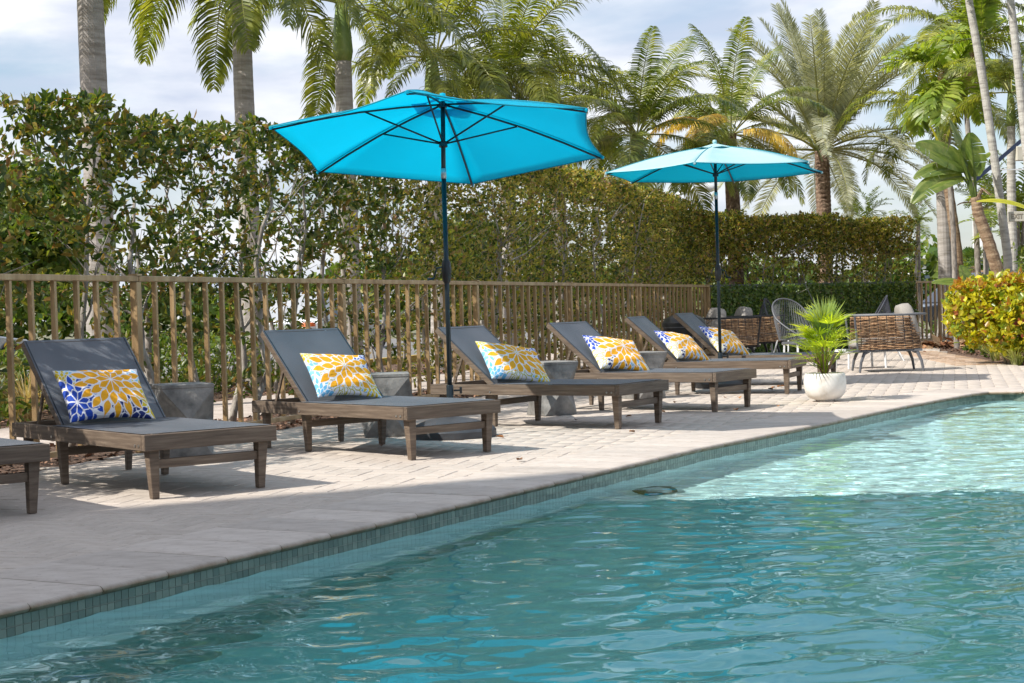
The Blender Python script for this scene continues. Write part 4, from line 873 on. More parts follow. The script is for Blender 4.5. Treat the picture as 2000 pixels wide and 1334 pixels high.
# ============================================================ PALMS
def frond_mesh(name, L, e0, droop, n, ll_, lw, mats, rng, vang=.35, ldroop=.5, lift=.25, taper=.55, start=.16, fwd=.55):
    """feather frond growing along +X; leaflets on both sides"""
    mb = MB(); P_ = []; Tn = []; p = Vector((0, 0, 0)); K = 24
    for i in range(K+1):
        f = i/K; a = e0-droop*f**1.25; t_ = Vector((math.cos(a), 0, math.sin(a))); P_.append(p.copy()); Tn.append(t_); p = p+t_*L/K
    mb.tube(P_[::2], [max(.003, .022*L/3*(1-i/12)**.8) for i in range(13)], 5, cap=False); nr_ = len(mb.f)
    for sgn in (-1, 1):
        for i in range(n):
            f = start+(1-start)*(i+rng.uniform(-.3, .3))/n; f = min(max(f, start), .995); x = f*K; i0 = min(int(x), K-1); c = P_[i0].lerp(P_[i0+1], x-i0); t_ = Tn[i0]
            upv = Vector((0, 1, 0)).cross(t_); upv = -upv if upv.z < 0 and t_.x > 0 else upv
            fl = (f-start)/(1-start); l = ll_*(math.sin(math.pi*min(1, (.12+.88*fl)))**taper*.9+.1)*rng.uniform(.85, 1.12)*(1-.15*fl)
            lf = lift*rng.uniform(.2, 1.6)*rng.choice([1, 1, .2]); d0 = (t_*(fwd*(.6+.7*fl))+Vector((0, sgn, 0))+upv*lf).normalized(); tip = Vector((0, 0, -1))
            d1 = (d0+tip*ldroop*.5).normalized(); d2 = (d1+tip*ldroop).normalized(); wv = t_.cross(d0).cross(d0).normalized()*lw
            a0, a1, a2, a3 = c, c+d0*l*.35, c+d0*l*.35+d1*l*.35, c+d0*l*.35+d1*l*.35+d2*l*.3
            mb.add([a0-wv*.5, a0+wv*.5, a1-wv, a1+wv, a2-wv*.75, a2+wv*.75, a3], [(0, 1, 3, 2), (2, 3, 5, 4), (4, 5, 6)])
    me = mb.mesh(name, mats[0]); me.materials.append(mats[1]); mi = np.zeros(len(me.polygons), np.int32); mi[:nr_] = 1; me.polygons.foreach_set('material_index', mi); return me
FR = {}
def species(key, L, n, ll_, lw, m, els, ldroop, lift, dr=1.0, taper=.55, fwd=.55, start=.16):
    FR[key] = [frond_mesh('frond', L*rp.uniform(.9, 1.05), rad(e), rad(dd)*dr, n, ll_, lw, (m, M['rachis']), rp, ldroop=ldroop, lift=lift, taper=taper, fwd=fwd, start=start) for e, dd in els]
species('royal', 2.7, 84, .56, .0145, M['frond_royal'], [(78, 60), (60, 85), (42, 100), (25, 105), (5, 90), (-20, 60), (-40, 40)], 1.0, .35)
species('coco', 2.3, 72, .52, .0135, M['frond_coco'], [(80, 45), (62, 75), (45, 95), (25, 105), (5, 90), (-20, 65), (-40, 40)], .9, .12)
species('coco_old', 2.1, 50, .50, .018, M['frond_old'], [(35, 120), (10, 100)], 1.2, .0)
species('date', 2.9, 96, .34, .010, M['frond_date'], [(85, 25), (70, 40), (55, 50), (40, 60), (22, 70), (5, 70), (-15, 50)], .15, .35, taper=.35, fwd=.9, start=.12)
species('bright', 1.25, 26, .44, .030, M['frond_bright'], [(75, 60), (50, 85), (25, 90), (0, 80), (-20, 60)], .45, .35, fwd=.6)
species('areca', .95, 24, .22, .013, M['frond_bright'], [(82, 50), (62, 85), (45, 100), (25, 110)], .25, .3)
species('dry', 1.6, 40, .4, .016, M['frond_dry'], [(-50, 35), (-65, 20)], 1.2, .0)
def trunk_mb(pts_, r0, r1, rings=0, amp=.0, swell=0., n=14, K=None):
    K = K or (rings*2 if rings else 12); P_ = []; Rr = []; pts_ = [Vector(p) for p in pts_]
    for i in range(K+1):
        f = i/K; x = f*(len(pts_)-1); j = min(int(x), len(pts_)-2); P_.append(pts_[j].lerp(pts_[j+1], x-j)); r_ = r0+(r1-r0)*f; r_ *= 1+swell*math.exp(-f*12); Rr.append(r_*(1+(amp if i % 2 else 0)))
    mb = MB(); mb.tube(P_, Rr, n); return mb
def palm(label, base, pts_, r0, r1, trunk_m, crowns, shaft=None, rings=0, amp=0., swell=0., name='palm_tree', seed=0, scale=1., cat='palm tree', rot0=0., group=None, top_off=(0, 0, 0)):
    t_ = thing(name, label, cat, base, 0, group); rl = np.random.default_rng(seed)
    trunk_mb(pts_, r0, r1, rings, amp, swell).build('trunk', M[trunk_m], t_, smooth=not amp); top = Vector(pts_[-1])
    if shaft:
        mb = MB(); L_, rs_ = shaft; mb.tube([top-Vector((0, 0, .02)), top+Vector((0, 0, L_*.15)), top+Vector((0, 0, L_*.6)), top+Vector((0, 0, L_))], [r1*1.02, rs_, rs_*.8, rs_*.45], 14); mb.build('crownshaft', M['shaft'], t_, smooth=True); top = top+Vector((0, 0, L_*.93))
    top = top+Vector(top_off)
    for key, idxs, cnt, sc_ in crowns:
        ph = rl.uniform(0, 6.28)
        for k in range(cnt):
            me = FR[key][idxs[k % len(idxs)]]; o = link('frond', me, t_); az_ = ph+k*2.39996+rl.normal(0, .12); o.location = top+Vector((math.cos(az_), math.sin(az_), 0))*r1*.6; o.rotation_euler = (rl.normal(0, .12), rl.normal(0, .07), az_); s_ = sc_*scale*rl.uniform(.9, 1.08); o.scale = (s_,)*3
    return t_
def royal(label, u, v, y, ztop, r, seed, crowns=None, sh=(.95, .16), scale=1.):
    b = at(u, v, y); b.z = -.05; return palm(label, b, [(0, 0, 0), (.02, 0, ztop*.4), (0, 0, ztop*.75), (0, 0, ztop)], r*1.12, r*.92, 'royal_trunk', crowns or [('royal', [0, 1, 2, 3, 4, 5], 15, 1.)], sh, rings=34, amp=.015, swell=.35, seed=seed, scale=scale, name='royal_palm')
royal('thick pale royal palm trunk nearest the left edge, rising out of the hedge', 181, 150, 18, 6.05, .145, 1, [('royal', [2, 3, 4, 5], 10, 1.), ('royal', [5, 6, 4, 6], 8, 1.05)])
royal('pale royal palm trunk, second from the left, frond shadows on its upper part', 475, 150, 22, 5.7, .135, 2, [('royal', [2, 3, 4, 5], 10, 1.), ('royal', [5, 6, 4], 8, 1.05)])
royal('royal palm whose brown grey trunk stands left of the near umbrella canopy', 671, 150, 25, 4.95, .14, 3, scale=1.)
royal('royal palm with a bright green crownshaft directly behind the near umbrella', 845, 150, 28, 4.4, .15, 4, [('royal', [0, 1, 2, 3, 4, 4], 17, 1.05)], sh=(1.1, .17))
royal('royal palm right of the green crownshaft, its crown spreading over the near umbrella', 985, 150, 30, 4.45, .15, 12, [('royal', [0, 1, 2, 3, 3, 4], 18, 1.12), ('dry', [0, 1], 2, 1.)], sh=(.8, .17))
royal('lower royal palm filling the gap behind the right half of the near umbrella', 1085, 150, 33, 3.9, .14, 15, [('royal', [0, 1, 2, 3, 4], 16, 1.0)], sh=(.7, .16))
def coco(label, u, v, y, r, seed, crowns, sc=1.):
    c = at(u, v, y); h = c.z+.05; b = Vector((c.x, c.y, -.05)); return palm(label, b, [(.0, 0, 0), (.06, 0, h*.35), (.03, 0, h*.7), (0, 0, h)], r*1.25, r, 'date_trunk', crowns, None, rings=26, amp=.02, swell=.4, seed=seed, scale=sc, name='coconut_palm')
coco('dark green coconut palm between the two umbrellas', 1243, 265, 30, .12, 5, [('coco', [0, 1, 2, 2, 3, 4, 5], 20, 1.0)])
coco('coconut palm with drooping yellowed fronds behind the far umbrella', 1425, 262, 32, .13, 6, [('coco', [0, 1, 2, 3, 4, 5], 18, 1.0), ('coco_old', [0, 1, 0], 6, .95)])
c = at(1605, 290, 38); b = Vector((c.x, c.y, -.05)); palm('silvery date palm with a thick scaly trunk right of the far umbrella', b, [(0, 0, 0), (.02, 0, c.z*.5), (0, 0, c.z)], .18, .165, 'date_trunk', [('date', [0, 1, 1, 2, 2, 3, 4, 5], 52, 1.30), ('date', [6, 5], 8, 1.1)], None, rings=44, amp=.06, seed=8, name='date_palm')
royal('grey ringed royal palm trunk beside the end of the far fence', 1843, 450, 36, 4.3, .145, 9, [('royal', [0, 1, 2, 3, 4], 15, .95)], sh=(.75, .16))
# slender ringed palms at the right
def thin(label, pix, y, r, seed, crowns, sh=None, z0=-.03, m='thin_trunk', extra=None):
    P_ = [at(u, v, y) for u, v in pix]; P_[0].z = z0; b = P_[0].copy(); pts_ = [p-b for p in P_]; 
    return palm(label, b, pts_+([Vector(pts_[-1])+Vector(extra)] if extra else []), r, r*.8, m, crowns, sh, rings=40, amp=.03, seed=seed, name='slender_palm')
thin('slightly curved pale ringed palm trunk, left one of the pair behind the croton bush', [(1972, 640), (1968, 500), (1945, 330), (1922, 170), (1903, 60), (1893, 5)], 25, .068, 21, [('bright', [0, 1, 2, 3, 4], 11, 1.)], (.6, .075), extra=(-.05, 0, 1.2))
thin('pale ringed palm trunk leaning in at the top right corner', [(2040, 640), (2016, 400), (1997, 220), (1984, 90), (1974, 5)], 24, .066, 22, [('bright', [0, 1, 2, 3, 4], 10, 1.1)], (.6, .075), extra=(-.05, 0, .9))
thin('thin dark stemmed palm between the two pale trunks at the right', [(1975, 640), (1966, 480), (1945, 330), (1928, 200), (1920, 120)], 26.5, .04, 23, [('bright', [0, 1, 2, 3], 9, .9)], (.4, .04), m='bark')
thin('upright grey palm with a green crownshaft near the right edge, behind the exit sign', [(1980, 640), (1978, 500), (1975, 360), (1975, 245)], 28, .085, 24, [('royal', [1, 2, 3, 4, 5], 12, .62)], (.62, .085))
thin('feathery bright green palm with broad fronds left of the slender trunks', [(1868, 640), (1862, 450), (1850, 300), (1862, 190)], 30, .05, 25, [('bright', [0, 1, 2, 3, 4], 17, 1.25)], (.4, .05), m='bark')
thin('tall feathery palm filling the top right corner above the other fronds', [(1915, 640), (1905, 400), (1890, 250), (1880, 120)], 33, .06, 26, [('royal', [0, 1, 2, 3, 4, 5], 20, .85), ('dry', [0, 1], 4, .8)], (.5, .06), m='bark')
def areca(label, u, v, y, sc, seed, key='areca', cnt=14):
    c = at(u, v, y); b = Vector((c.x, c.y, -.04)); t_ = thing('small_palm', label, 'palm', b); rl = np.random.default_rng(seed); mb = MB()
    for k in range(4): mb.tube([(rl.normal(0, .08), rl.normal(0, .08), 0), (rl.normal(0, .1), rl.normal(0, .1), c.z)], .03, 6)
    mb.build('trunk', M['bark'], t_)
    for k in range(cnt):
        o = link('frond', FR[key][k % len(FR[key])], t_); az_ = k*2.4+rl.normal(0, .2); o.location = (rl.normal(0, .06), rl.normal(0, .06), c.z-.05+rl.normal(0, .08)); o.rotation_euler = (rl.normal(0, .1), rl.normal(0, .08), az_); o.scale = (sc,)*3
areca('small arching palm crown above the far hedge, right of the date palm', 1692, 425, 40, .95, 41)
areca('small arching palm crown above the far hedge, beside the grey royal palm', 1790, 432, 41, .85, 42)
areca('leafy palm clump low behind the near slender trunks at the right edge', 1990, 400, 31, 1.5, 43, cnt=18)
areca('leafy palm clump behind the exit sign at the right edge', 2004, 480, 32, 1.6, 44, cnt=16)
areca('bushy palm clump between the fibrous trunk and the slender trunks', 1925, 400, 36, 1.2, 45, cnt=14)
def fan_palm(label, u, v, y, s, seed, cat='palm tree'):
    c = at(u, v, y); b = Vector((c.x, c.y, -.05)); t_ = thing('fan_palm', label, cat, b); rl = np.random.default_rng(seed); mb = trunk_mb([(0, 0, 0), (0, 0, c.z)], .13*s, .11*s); mb.build('trunk', M['date_trunk'], t_)
    for k in range(22):
        a = k*2.4; el = rl.uniform(-.7, 1.3); d = Vector((math.cos(a)*math.cos(el), math.sin(a)*math.cos(el), math.sin(el))); mb = MB(); mb.tube([(0, 0, c.z), Vector((0, 0, c.z))+d*.35*s], .012*s, 4); fan_leaf_mb(mb, Vector((0, 0, c.z))+d*.35*s, d, 13, .55*s, .03*s, 1.2, rl); mb.build('fan_leaf', M['leaf_green'] if el > -.2 else M['frond_dry'], t_)
fan_palm('small distant fan palm in front of the white buildings at the right', 1901, 517, 70, 1.15, 51)
fan_palm('low fan palm beyond the fence, just right of the grey royal palm trunk', 1868, 540, 48, .8, 52)

# ============================================================ BIRD OF PARADISE PLANTS
def banana_leaf(mb, base, d0, L, Wd, droop, rng, roll=0., torn=5, fold=.3):
    d0 = Vector(d0).normalized(); side = d0.cross(Vector((0, 0, 1))).normalized(); K = 16; P_ = []; p = Vector(base); a = math.asin(max(-1, min(1, d0.z))); hd = Vector((d0.x, d0.y, 0)).normalized()
    Tn = []
    for i in range(K+1):
        t_ = hd*math.cos(a)+Vector((0, 0, math.sin(a))); P_.append(p.copy()); Tn.append(t_); p = p+t_*L/K; a -= droop/K
    tears = set(rng.integers(2, K-1, torn).tolist())
    for sgn in (-1, 1):
        q = []; 
        for i in range(K+1):
            f = i/K; up = side.cross(Tn[i]).normalized(); s2 = (side*math.cos(roll)+up*math.sin(roll)); up2 = (up*math.cos(roll)-side*math.sin(roll)); w_ = Wd*math.sin(math.pi*min(1, f*.93+.05))**.55*(1-.25*f)
            q.append((P_[i], P_[i]+s2*sgn*w_*.55+up2*w_*fold*.6, P_[i]+s2*sgn*w_+up2*w_*fold*.35))
        for i in range(K):
            g = .35 if (i*(2 if sgn > 0 else 1)) in tears else .0
            a0, a1 = q[i], q[i+1]; e2 = a1[2].lerp(a0[2], g); e1 = a1[1].lerp(a0[1], g*.3)
            mb.add([a0[0], a1[0], e1, e2, a0[2], a0[1]], [(0, 1, 2, 5), (5, 2, 3, 4)])
    mb.tube(P_, [max(.003, .014*(1-i/K)) for i in range(K+1)], 5, cap=False)
def bop(label, trunk_pix, y, leaves, r, seed):
    P_ = [at(u, v, y) for u, v in trunk_pix]; P_[0].z = -.03; b = P_[0].copy(); t_ = thing('bird_of_paradise', label, 'bird of paradise plant', b); rl = np.random.default_rng(seed)
    trunk_mb([p-b for p in P_], r, r*.75, rings=14, amp=.08).build('trunk', M['bop_trunk'], t_); top = P_[-1]-b
    for (u0, v0), (u1, v1), wd, dr, dy, roll_, m in leaves:
        s0 = at(u0, v0, y)-b; e0 = at(u1, v1, y+dy)-b; d = e0-s0; L = d.length; dd = d.normalized(); dd = (dd+Vector((0, 0, dr*.5))).normalized()
        mb = MB(); mb.tube([top+Vector((0, 0, -.15)), (top+s0)/2+Vector((0, 0, .02)), s0], [.028, .02, .014], 6); banana_leaf(mb, s0, dd, L*1.04, wd, dr, rl, roll_); mb.build('leaf', M[m], t_, smooth=False)
    for k in range(5):
        mb = MB(); a = rl.uniform(0, 6.28); mb.tube([top+Vector((0, 0, -.1)), top+Vector((math.cos(a)*.12, math.sin(a)*.12, .12)), top+Vector((math.cos(a)*.24, math.sin(a)*.24, .02))], [.03, .02, .006], 5); mb.build('dry_sheath', M['bop_trunk'], t_)
    return t_
bop('bird of paradise with a leaning fibrous trunk and broad green paddle leaves', [(1962, 640), (1952, 540), (1930, 470), (1910, 415), (1905, 385)], 24.5,
    [((1893, 352), (1862, 236), .27, .15, .1, .1, 'banana'), ((1903, 345), (1896, 262), .22, .1, -.1, -.2, 'banana'), ((1888, 328), (1792, 283), .24, .3, -.1, 1.15, 'banana'), ((1882, 333), (1786, 352), .16, .9, .0, .9, 'banana'), ((1880, 345), (1784, 402), .19, .9, -.1, 1.0, 'banana'), ((1905, 330), (1930, 300), .16, .9, .3, .6, 'banana'), ((1895, 395), (1870, 402), .05, .6, .2, 0, 'bop_trunk')], .10, 61)
bop('smaller bird of paradise beside the grey royal palm trunk, above the other one', [(1885, 640), (1868, 480), (1850, 350), (1838, 275)], 33,
    [((1822, 215), (1800, 145), .22, .1, .1, .4, 'banana'), ((1832, 210), (1825, 140), .18, .1, 0, .2, 'banana'), ((1805, 235), (1755, 232), .08, .5, .1, .2, 'banana_yellow')], .11, 62)
o = thing('orange_bloom', 'orange bird of paradise bloom beside the grey royal palm crown', 'flower', at(1838, 190, 32.8)); mb = MB()
for k in range(5): a = k*1.25; mb.tube([(0, 0, -.1), (.05*math.cos(a), .05*math.sin(a), .05), (.14*math.cos(a), .1*math.sin(a), .22)], [.02, .03, .004], 5)
mb.build('petals', M['flower'], o)
o = thing('banana_plant', 'yellow green banana leaf reaching in from the right edge above the exit sign', 'banana plant', gp(2110, 720)); mb = MB(); b = Vector(o.location)
mb.tube([(0, 0, -.03), (0, 0, 1.6)], [.09, .06], 8); mb.build('stem', M['shaft'], o)
y_ = b.y; mb = MB(); s0 = at(2030, 420, y_)-b; mb.tube([(0, 0, 1.5), s0], [.03, .016], 6); banana_leaf(mb, s0, at(1918, 374, y_)-b-s0+Vector((0, 0, .14)), (at(1918, 374, y_)-b-s0).length*1.06, .085, .7, rp, .5, 2); mb.build('leaf', M['banana_yellow'], o)
# low paddle leaves in front of the far fence
o = thing('paddle_leaf_plant', 'low clump of bright green paddle leaves left of the croton bush', 'paddle leaf plant', gp(1900, 690)); b = Vector(o.location); y_ = b.y
for (u0, v0), (u1, v1), wd, dr in [(((1890, 560)), (1824, 553), .16, .55), ((1893, 555), (1878, 520), .13, .1), ((1895, 595), (1858, 613), .09, .6), ((1893, 610), (1860, 620), .07, .5), ((1890, 612), (1864, 650), .10, .6), ((1900, 590), (1890, 585), .1, .4)]:
    s0 = at(u0, v0, y_)-b; e0 = at(u1, v1, y_+.1)-b; mb = MB(); mb.tube([(0, 0, -.02), (s0*.5)+Vector((.03, 0, .1)), s0], [.02, .015, .01], 5); d = e0-s0; banana_leaf(mb, s0, d.normalized()+Vector((0, 0, dr*.5)), d.length*1.08, wd, dr, rp, .5, 1); mb.build('leaf', M['banana'], o)

# ============================================================ CROTON BUSH AND BED PLANTS
rc = np.random.default_rng(71)
cb = thing('croton_bush', 'big yellow croton bush with red tips at the right edge', 'bush', gp(1975, 712)); 
def blob(centers, radii, num, rng):
    out_ = []
    for c_, r_ in zip(centers, radii):
        d = unit(rng.normal(0, 1, (num, 3))); out_.append(np.array(c_)+d*np.array(r_)*(.7+.3*rng.random((num, 1))))
    return np.concatenate(out_)
Cc = blob([(-.25, .6, .72), (.55, .4, .80), (.15, .1, .55), (1.4, .5, .85), (.1, .9, .85), (1.0, .0, .45)], [(.52, .5, .50), (.6, .5, .5), (.5, .45, .42), (.7, .5, .52), (.6, .5, .42), (.5, .4, .35)], 330, rc); Cc = Cc[Cc[:, 2] > .1]
Pq, D, Nn, l, wd = rosettes(Cc, 6, rc, .098, .32, .5, .8, None, .03); V, Fc = leafcloud(Pq, D, Nn, l, wd, six=True)
nleaf = len(Pq); sel = np.argsort(D[:, 1]*0+Pq[:, 1])[:280]; msk = np.zeros(nleaf, bool); msk[sel] = True
cl = mat('croton_leaf_single', [(.10, .16, .02), (.32, .30, .025), (.50, .42, .03), (.48, .36, .03), (.30, .05, .025), (.14, .025, .02)], 2, .35, trans=.3, objrand=1., lo=.0, hi=1.)
for i in sel:
    v1, f1 = leafcloud(np.zeros((1, 3)), D[i:i+1], Nn[i:i+1], l[i:i+1], wd[i:i+1], six=True); q = link('leaf', np_mesh('leaf', v1, f1, cl), cb); q.location = Pq[i]
V, Fc = leafcloud(Pq[~msk], D[~msk], Nn[~msk], l[~msk], wd[~msk], six=True); tag(link('foliage', np_mesh('foliage', V, Fc, M['leaf_croton']), cb), kind='stuff')
Ct = blob([(-.25, .6, 1.12), (.55, .4, 1.2), (1.4, .5, 1.28)], [(.5, .45, .10), (.55, .45, .10), (.6, .4, .1)], 34, rc); Pq, D, Nn, l, wd = rosettes(Ct, 6, rc, .085, .3, 1.4, .5, None, .02); V, Fc = leafcloud(Pq, D, Nn, l, wd, six=True); tag(link('red_tips', np_mesh('red_tips', V, Fc, M['leaf_croton_tip']), cb), kind='stuff')
mb = MB()
for _ in range(14): x = rc.uniform(-.4, 1.4); mb.tube(wobble((x*.6+.2, .35, -.02), (x, rc.uniform(.2, .7), 1.0), rc, 5, .03), [.022, .02, .015, .01, .007, .004], 5)
mb.build('stems', M['bark'], cb)
for u, v, h_, r_, lb in [(1945, 702, .42, .34, 'variegated strap leaved plant at the foot of the croton bush, left one'), (1985, 712, .40, .38, 'variegated strap leaved plant in the mulch at the right edge'), (1915, 680, .5, .3, 'wispy grassy plant left of the croton bush')]:
    tuft('strap_leaf_plant', lb, 'plant', gp(u, v), 90, h_, r_, M['strap'], rc, .010 if 'wispy' not in lb else .004, .6)
for (u, v), wh in zip([(1897, 690), (1926, 698), (1893, 668)], ['leftmost near one', 'one nearest the camera', 'farthest one']):
    leaf_mass('seedling', 'tiny green seedling sprouting from the mulch by the paver edge, '+wh, 'seedling', gp(u, v), (.22, .22, .2), 22, .07, .35, M['leaf_green'], rc, stem=False, group='seedlings in the mulch')
for u, v, s_, wh in [(1886, 640, .08, 'topmost'), (1888, 655, .07, 'middle'), (1886, 668, .06, 'lowest')]:
    o = thing('orange_flower', wh+' of the three orange flowers behind the fence gap near the right edge', 'flower', at(u, v, 36), group='orange flowers behind the fence'); mb = MB()
    for k in range(9): d = Vector([rc.normal(0, 1) for _ in range(3)]).normalized(); mb.add([(0, 0, 0), d*s_+Vector((.03, 0, .02)), d*s_*1.6, d*s_+Vector((-.03, 0, -.02))], [(0, 1, 2, 3)])
    mb.tube([(0, 0, -.02), (0, .02, -Vector(o.location).z)], .01, 4); mb.build('petals', M['flower'], o)
leaf_mass('low_bush', 'low green bush behind the fence slats near the orange flowers', 'bush', (10.4, 36.5, -.03), (2.2, .9, .55), 260, .08, .3, M['leaf_green'], rc)
leaf_mass('yellow_bush', 'pale yellow green shrub above the croton bush at the right edge', 'bush', (8.9, 26.6, .0), (1.6, 1.2, 2.1), 380, .10, .22, M['leaf_green'], rc)
# mulch chips and dry fronds
def chips(name, pf, num, size, m, rng, parent=None, hgt=.02):
    P_ = np.array([pf(rng) for _ in range(num)]); D = unit(np.stack([rng.normal(0, 1, num), rng.normal(0, 1, num), rng.normal(0, .25, num)], -1)); Nn = unit(rng.normal(0, .4, (num, 3))+np.array([0, 0, 1])); l = size*rng.uniform(.5, 1.4, num)
    P_[:, 2] += np.abs(rng.normal(0, hgt, num)); V, Fc = leafcloud(P_, D, Nn, l, l*.28, .3); return tag(link(name, np_mesh(name, V, Fc, m), parent), kind='stuff')
def rnd_tri(a, b, c_): 
    def f(r):
        s, t_ = r.random(), r.random()
        if s+t_ > 1: s, t_ = 1-s, 1-t_
        p = Vector(a)+(Vector(b)-Vector(a))*s+(Vector(c_)-Vector(a))*t_; return (p.x, p.y, -.012)
    return f
tag(chips('mulch_chips', rnd_tri((6.9, 20.8, 0), (8.1, 31, 0), (11.5, 21, 0)), 5200, .045, M['mulch_chip'], rc), 'loose bark chips covering the garden bed', 'bark chips')
tag(chips('bed_litter', lambda r: tuple(FP(r.uniform(-12, 10), r.uniform(.02, 1.3), -.024)), 7000, .05, M['mulch_chip'], rc), 'dark bark chips and dead leaves under the hedge', 'bark chips')
tag(chips('strip_litter', lambda r: tuple(FP(r.uniform(-12, 8), r.uniform(3.2, 6.2), -.028)), 4000, .07, M['mulch_chip'], rc), 'bark chips on the strip between sidewalk and road', 'bark chips')
tag(chips('dry_frond_litter', lambda r: (8.3+r.normal(0, .75), 31.2+r.normal(0, .35)+.4*r.random(), .0), 520, .22, M['dry_litter'], rc, hgt=.035), 'rust coloured heap of dry palm litter in front of the far fence', 'dry palm litter')
# fallen leaves on the deck
for u, v, s_ in [(1440, 802, .06), (1416, 778, .05), (1125, 822, .05), (1222, 815, .05), (1300, 806, .045), (1317, 788, .05), (1510, 762, .06), (1518, 757, .06), (1506, 759, .05), (1445, 779, .06), (1524, 756, .05), (1010, 900, .05), (985, 856, .06), (1520, 795, .04), (1810, 688, .06), (745, 873, .05), (1240, 845, .05)]:
    p = gp(u, v); o = tag(link('fallen_leaf', None), 'small curled brown leaf lying on the pale deck', 'leaf', 'fallen leaves on the deck') if False else None
    a = rc.uniform(0, 6.28); v1, f1 = leafcloud(np.zeros((1, 3)), np.array([[math.cos(a), math.sin(a), .25]]), np.array([[0, 0, 1.]]), np.array([s_*1.2]), np.array([s_*.4]), .6, True)
    q = link('fallen_leaf', np_mesh('fallen_leaf', v1, f1, M['fallen'])); q.location = (p.x, p.y, .004); tag(q, 'small curled brown leaf lying on the pale deck', 'leaf', 'fallen leaves on the deck')

# ============================================================ WICKER AND ROPE SEATING
def wicker_wall(t_, path, z0, z1, flare, rng, name='wicker_panel', rows=None, spokes=None):
    """woven wall: horizontal strands weaving round spokes, following a plan path"""
    pts_ = [Vector((x, y, 0)) for x, y in path]; L = [0.]
    for a, b in zip(pts_[:-1], pts_[1:]): L.append(L[-1]+(b-a).length)
    def ev(s):
        for i in range(len(pts_)-1):
            if s <= L[i+1] or i == len(pts_)-2:
                f = (s-L[i])/(L[i+1]-L[i]); d = (pts_[i+1]-pts_[i]).normalized(); return pts_[i].lerp(pts_[i+1], f), Vector((d.y, -d.x, 0))
    tot = L[-1]; rows = rows or int((z1-z0)/.021); spc = .115; mb = MB(); ns = int(tot/.0575)
    for r_ in range(rows):
        z = z0+(z1-z0)*(r_+.5)/rows; fl = flare*((z-z0)/(z1-z0)-.0); P_ = []
        for i in range(ns+1):
            s = tot*i/ns; p, n_ = ev(s); wv = math.cos(math.pi*s/spc+math.pi*(r_ % 2))*.009; P_.append(p+n_*(fl+wv)+Vector((0, 0, z+rng.normal(0, .0018))))
        mb.tube(P_, .0085, 5, cap=False)
    tag(mb.build(name, M['wicker'], t_, smooth=True), kind='stuff')
    mb = MB(); k = 0; s = spc/2
    while s < tot:
        p, n_ = ev(s); mb.tube([p+Vector((0, 0, z0-.01)), p+n_*flare+Vector((0, 0, z1+.015))], .007, 5); s += spc
    mb.build('spokes', M['black_metal'], t_)
def cushion(t_, c, size, m='cushion', name='seat_cushion', rot=None):
    n_ = 10; mb = MB(); rings = []
    sx, sy, sz = [q/2 for q in size]; vs_ = []
    def sp_(a): return math.copysign(abs(a)**.45, a)
    for i in range(n_+1):
        phi = -math.pi/2+math.pi*i/n_; ring = []
        for k in range(20):
            th = 2*math.pi*k/20; p = Vector((sx*sp_(math.cos(th))*abs(math.cos(phi))**.4, sy*sp_(math.sin(th))*abs(math.cos(phi))**.4, sz*math.sin(phi)))
            if rot is not None: p = rot@p
            ring.append(p+Vector(c))
        rings.append(ring)
    mb.loft(rings); return mb.build(name, M[m], t_, smooth=True)
def wicker_chair(label, loc, rz, W_=.86, D_=.82, H_=.70, group=None, seedn=0, frame='black_metal'):
    """faces +Y; wicker on both sides and the back"""
    rg2 = np.random.default_rng(seedn); t_ = thing('wicker_armchair', label, 'armchair', loc, rz, group); w2, d2 = W_/2, D_/2; cr_ = .26
    back = [(w2, d2), (w2, -d2+cr_)]+[(w2-cr_+cr_*math.cos(a), -d2+cr_-cr_*math.sin(a)) for a in (.4, .8, 1.2)]+[(w2-cr_, -d2), (-w2+cr_, -d2)]+[(-w2+cr_-cr_*math.sin(a), -d2+cr_-cr_*math.cos(a)) for a in (.4, .8, 1.2)]+[(-w2, -d2+cr_), (-w2, d2)]
    wicker_wall(t_, back, .30, H_, .075, rg2)
    mb = MB(); mb.tube([(x*1.17, y*1.14, H_+.02) for x, y in back], .014, 8); mb.build('top_rim', M[frame], t_, smooth=True)
    mb = MB(); mb.bbox((-w2+.03, -d2+.03, .27), (w2-.03, d2+.06, .30)); mb.build('seat_frame', M[frame], t_)
    for x in (-1, 1):
        mb = MB(); mb.tube([(x*w2, d2, .28), (x*w2*1.17, d2*1.10, H_+.02)], .014, 6); mb.build('arm_post', M[frame], t_)
        for y in (-1, 1): mb = MB(); mb.tube([(x*w2*.80, y*d2*.66, .28), (x*w2*.86, y*d2*.80, .25), (x*w2*.90, y*d2*.90, .14), (x*w2*.93, y*d2*.95, 0)], [.024, .024, .02, .016], 8); mb.build('leg', M[frame], t_)
    cushion(t_, (0, .06, .37), (W_-.12, D_, .16)); cushion(t_, (0, -d2+.17, .66), (W_-.18, .22, .50), name='back_cushion', rot=Matrix.Rotation(rad(-14), 3, 'X')); return t_
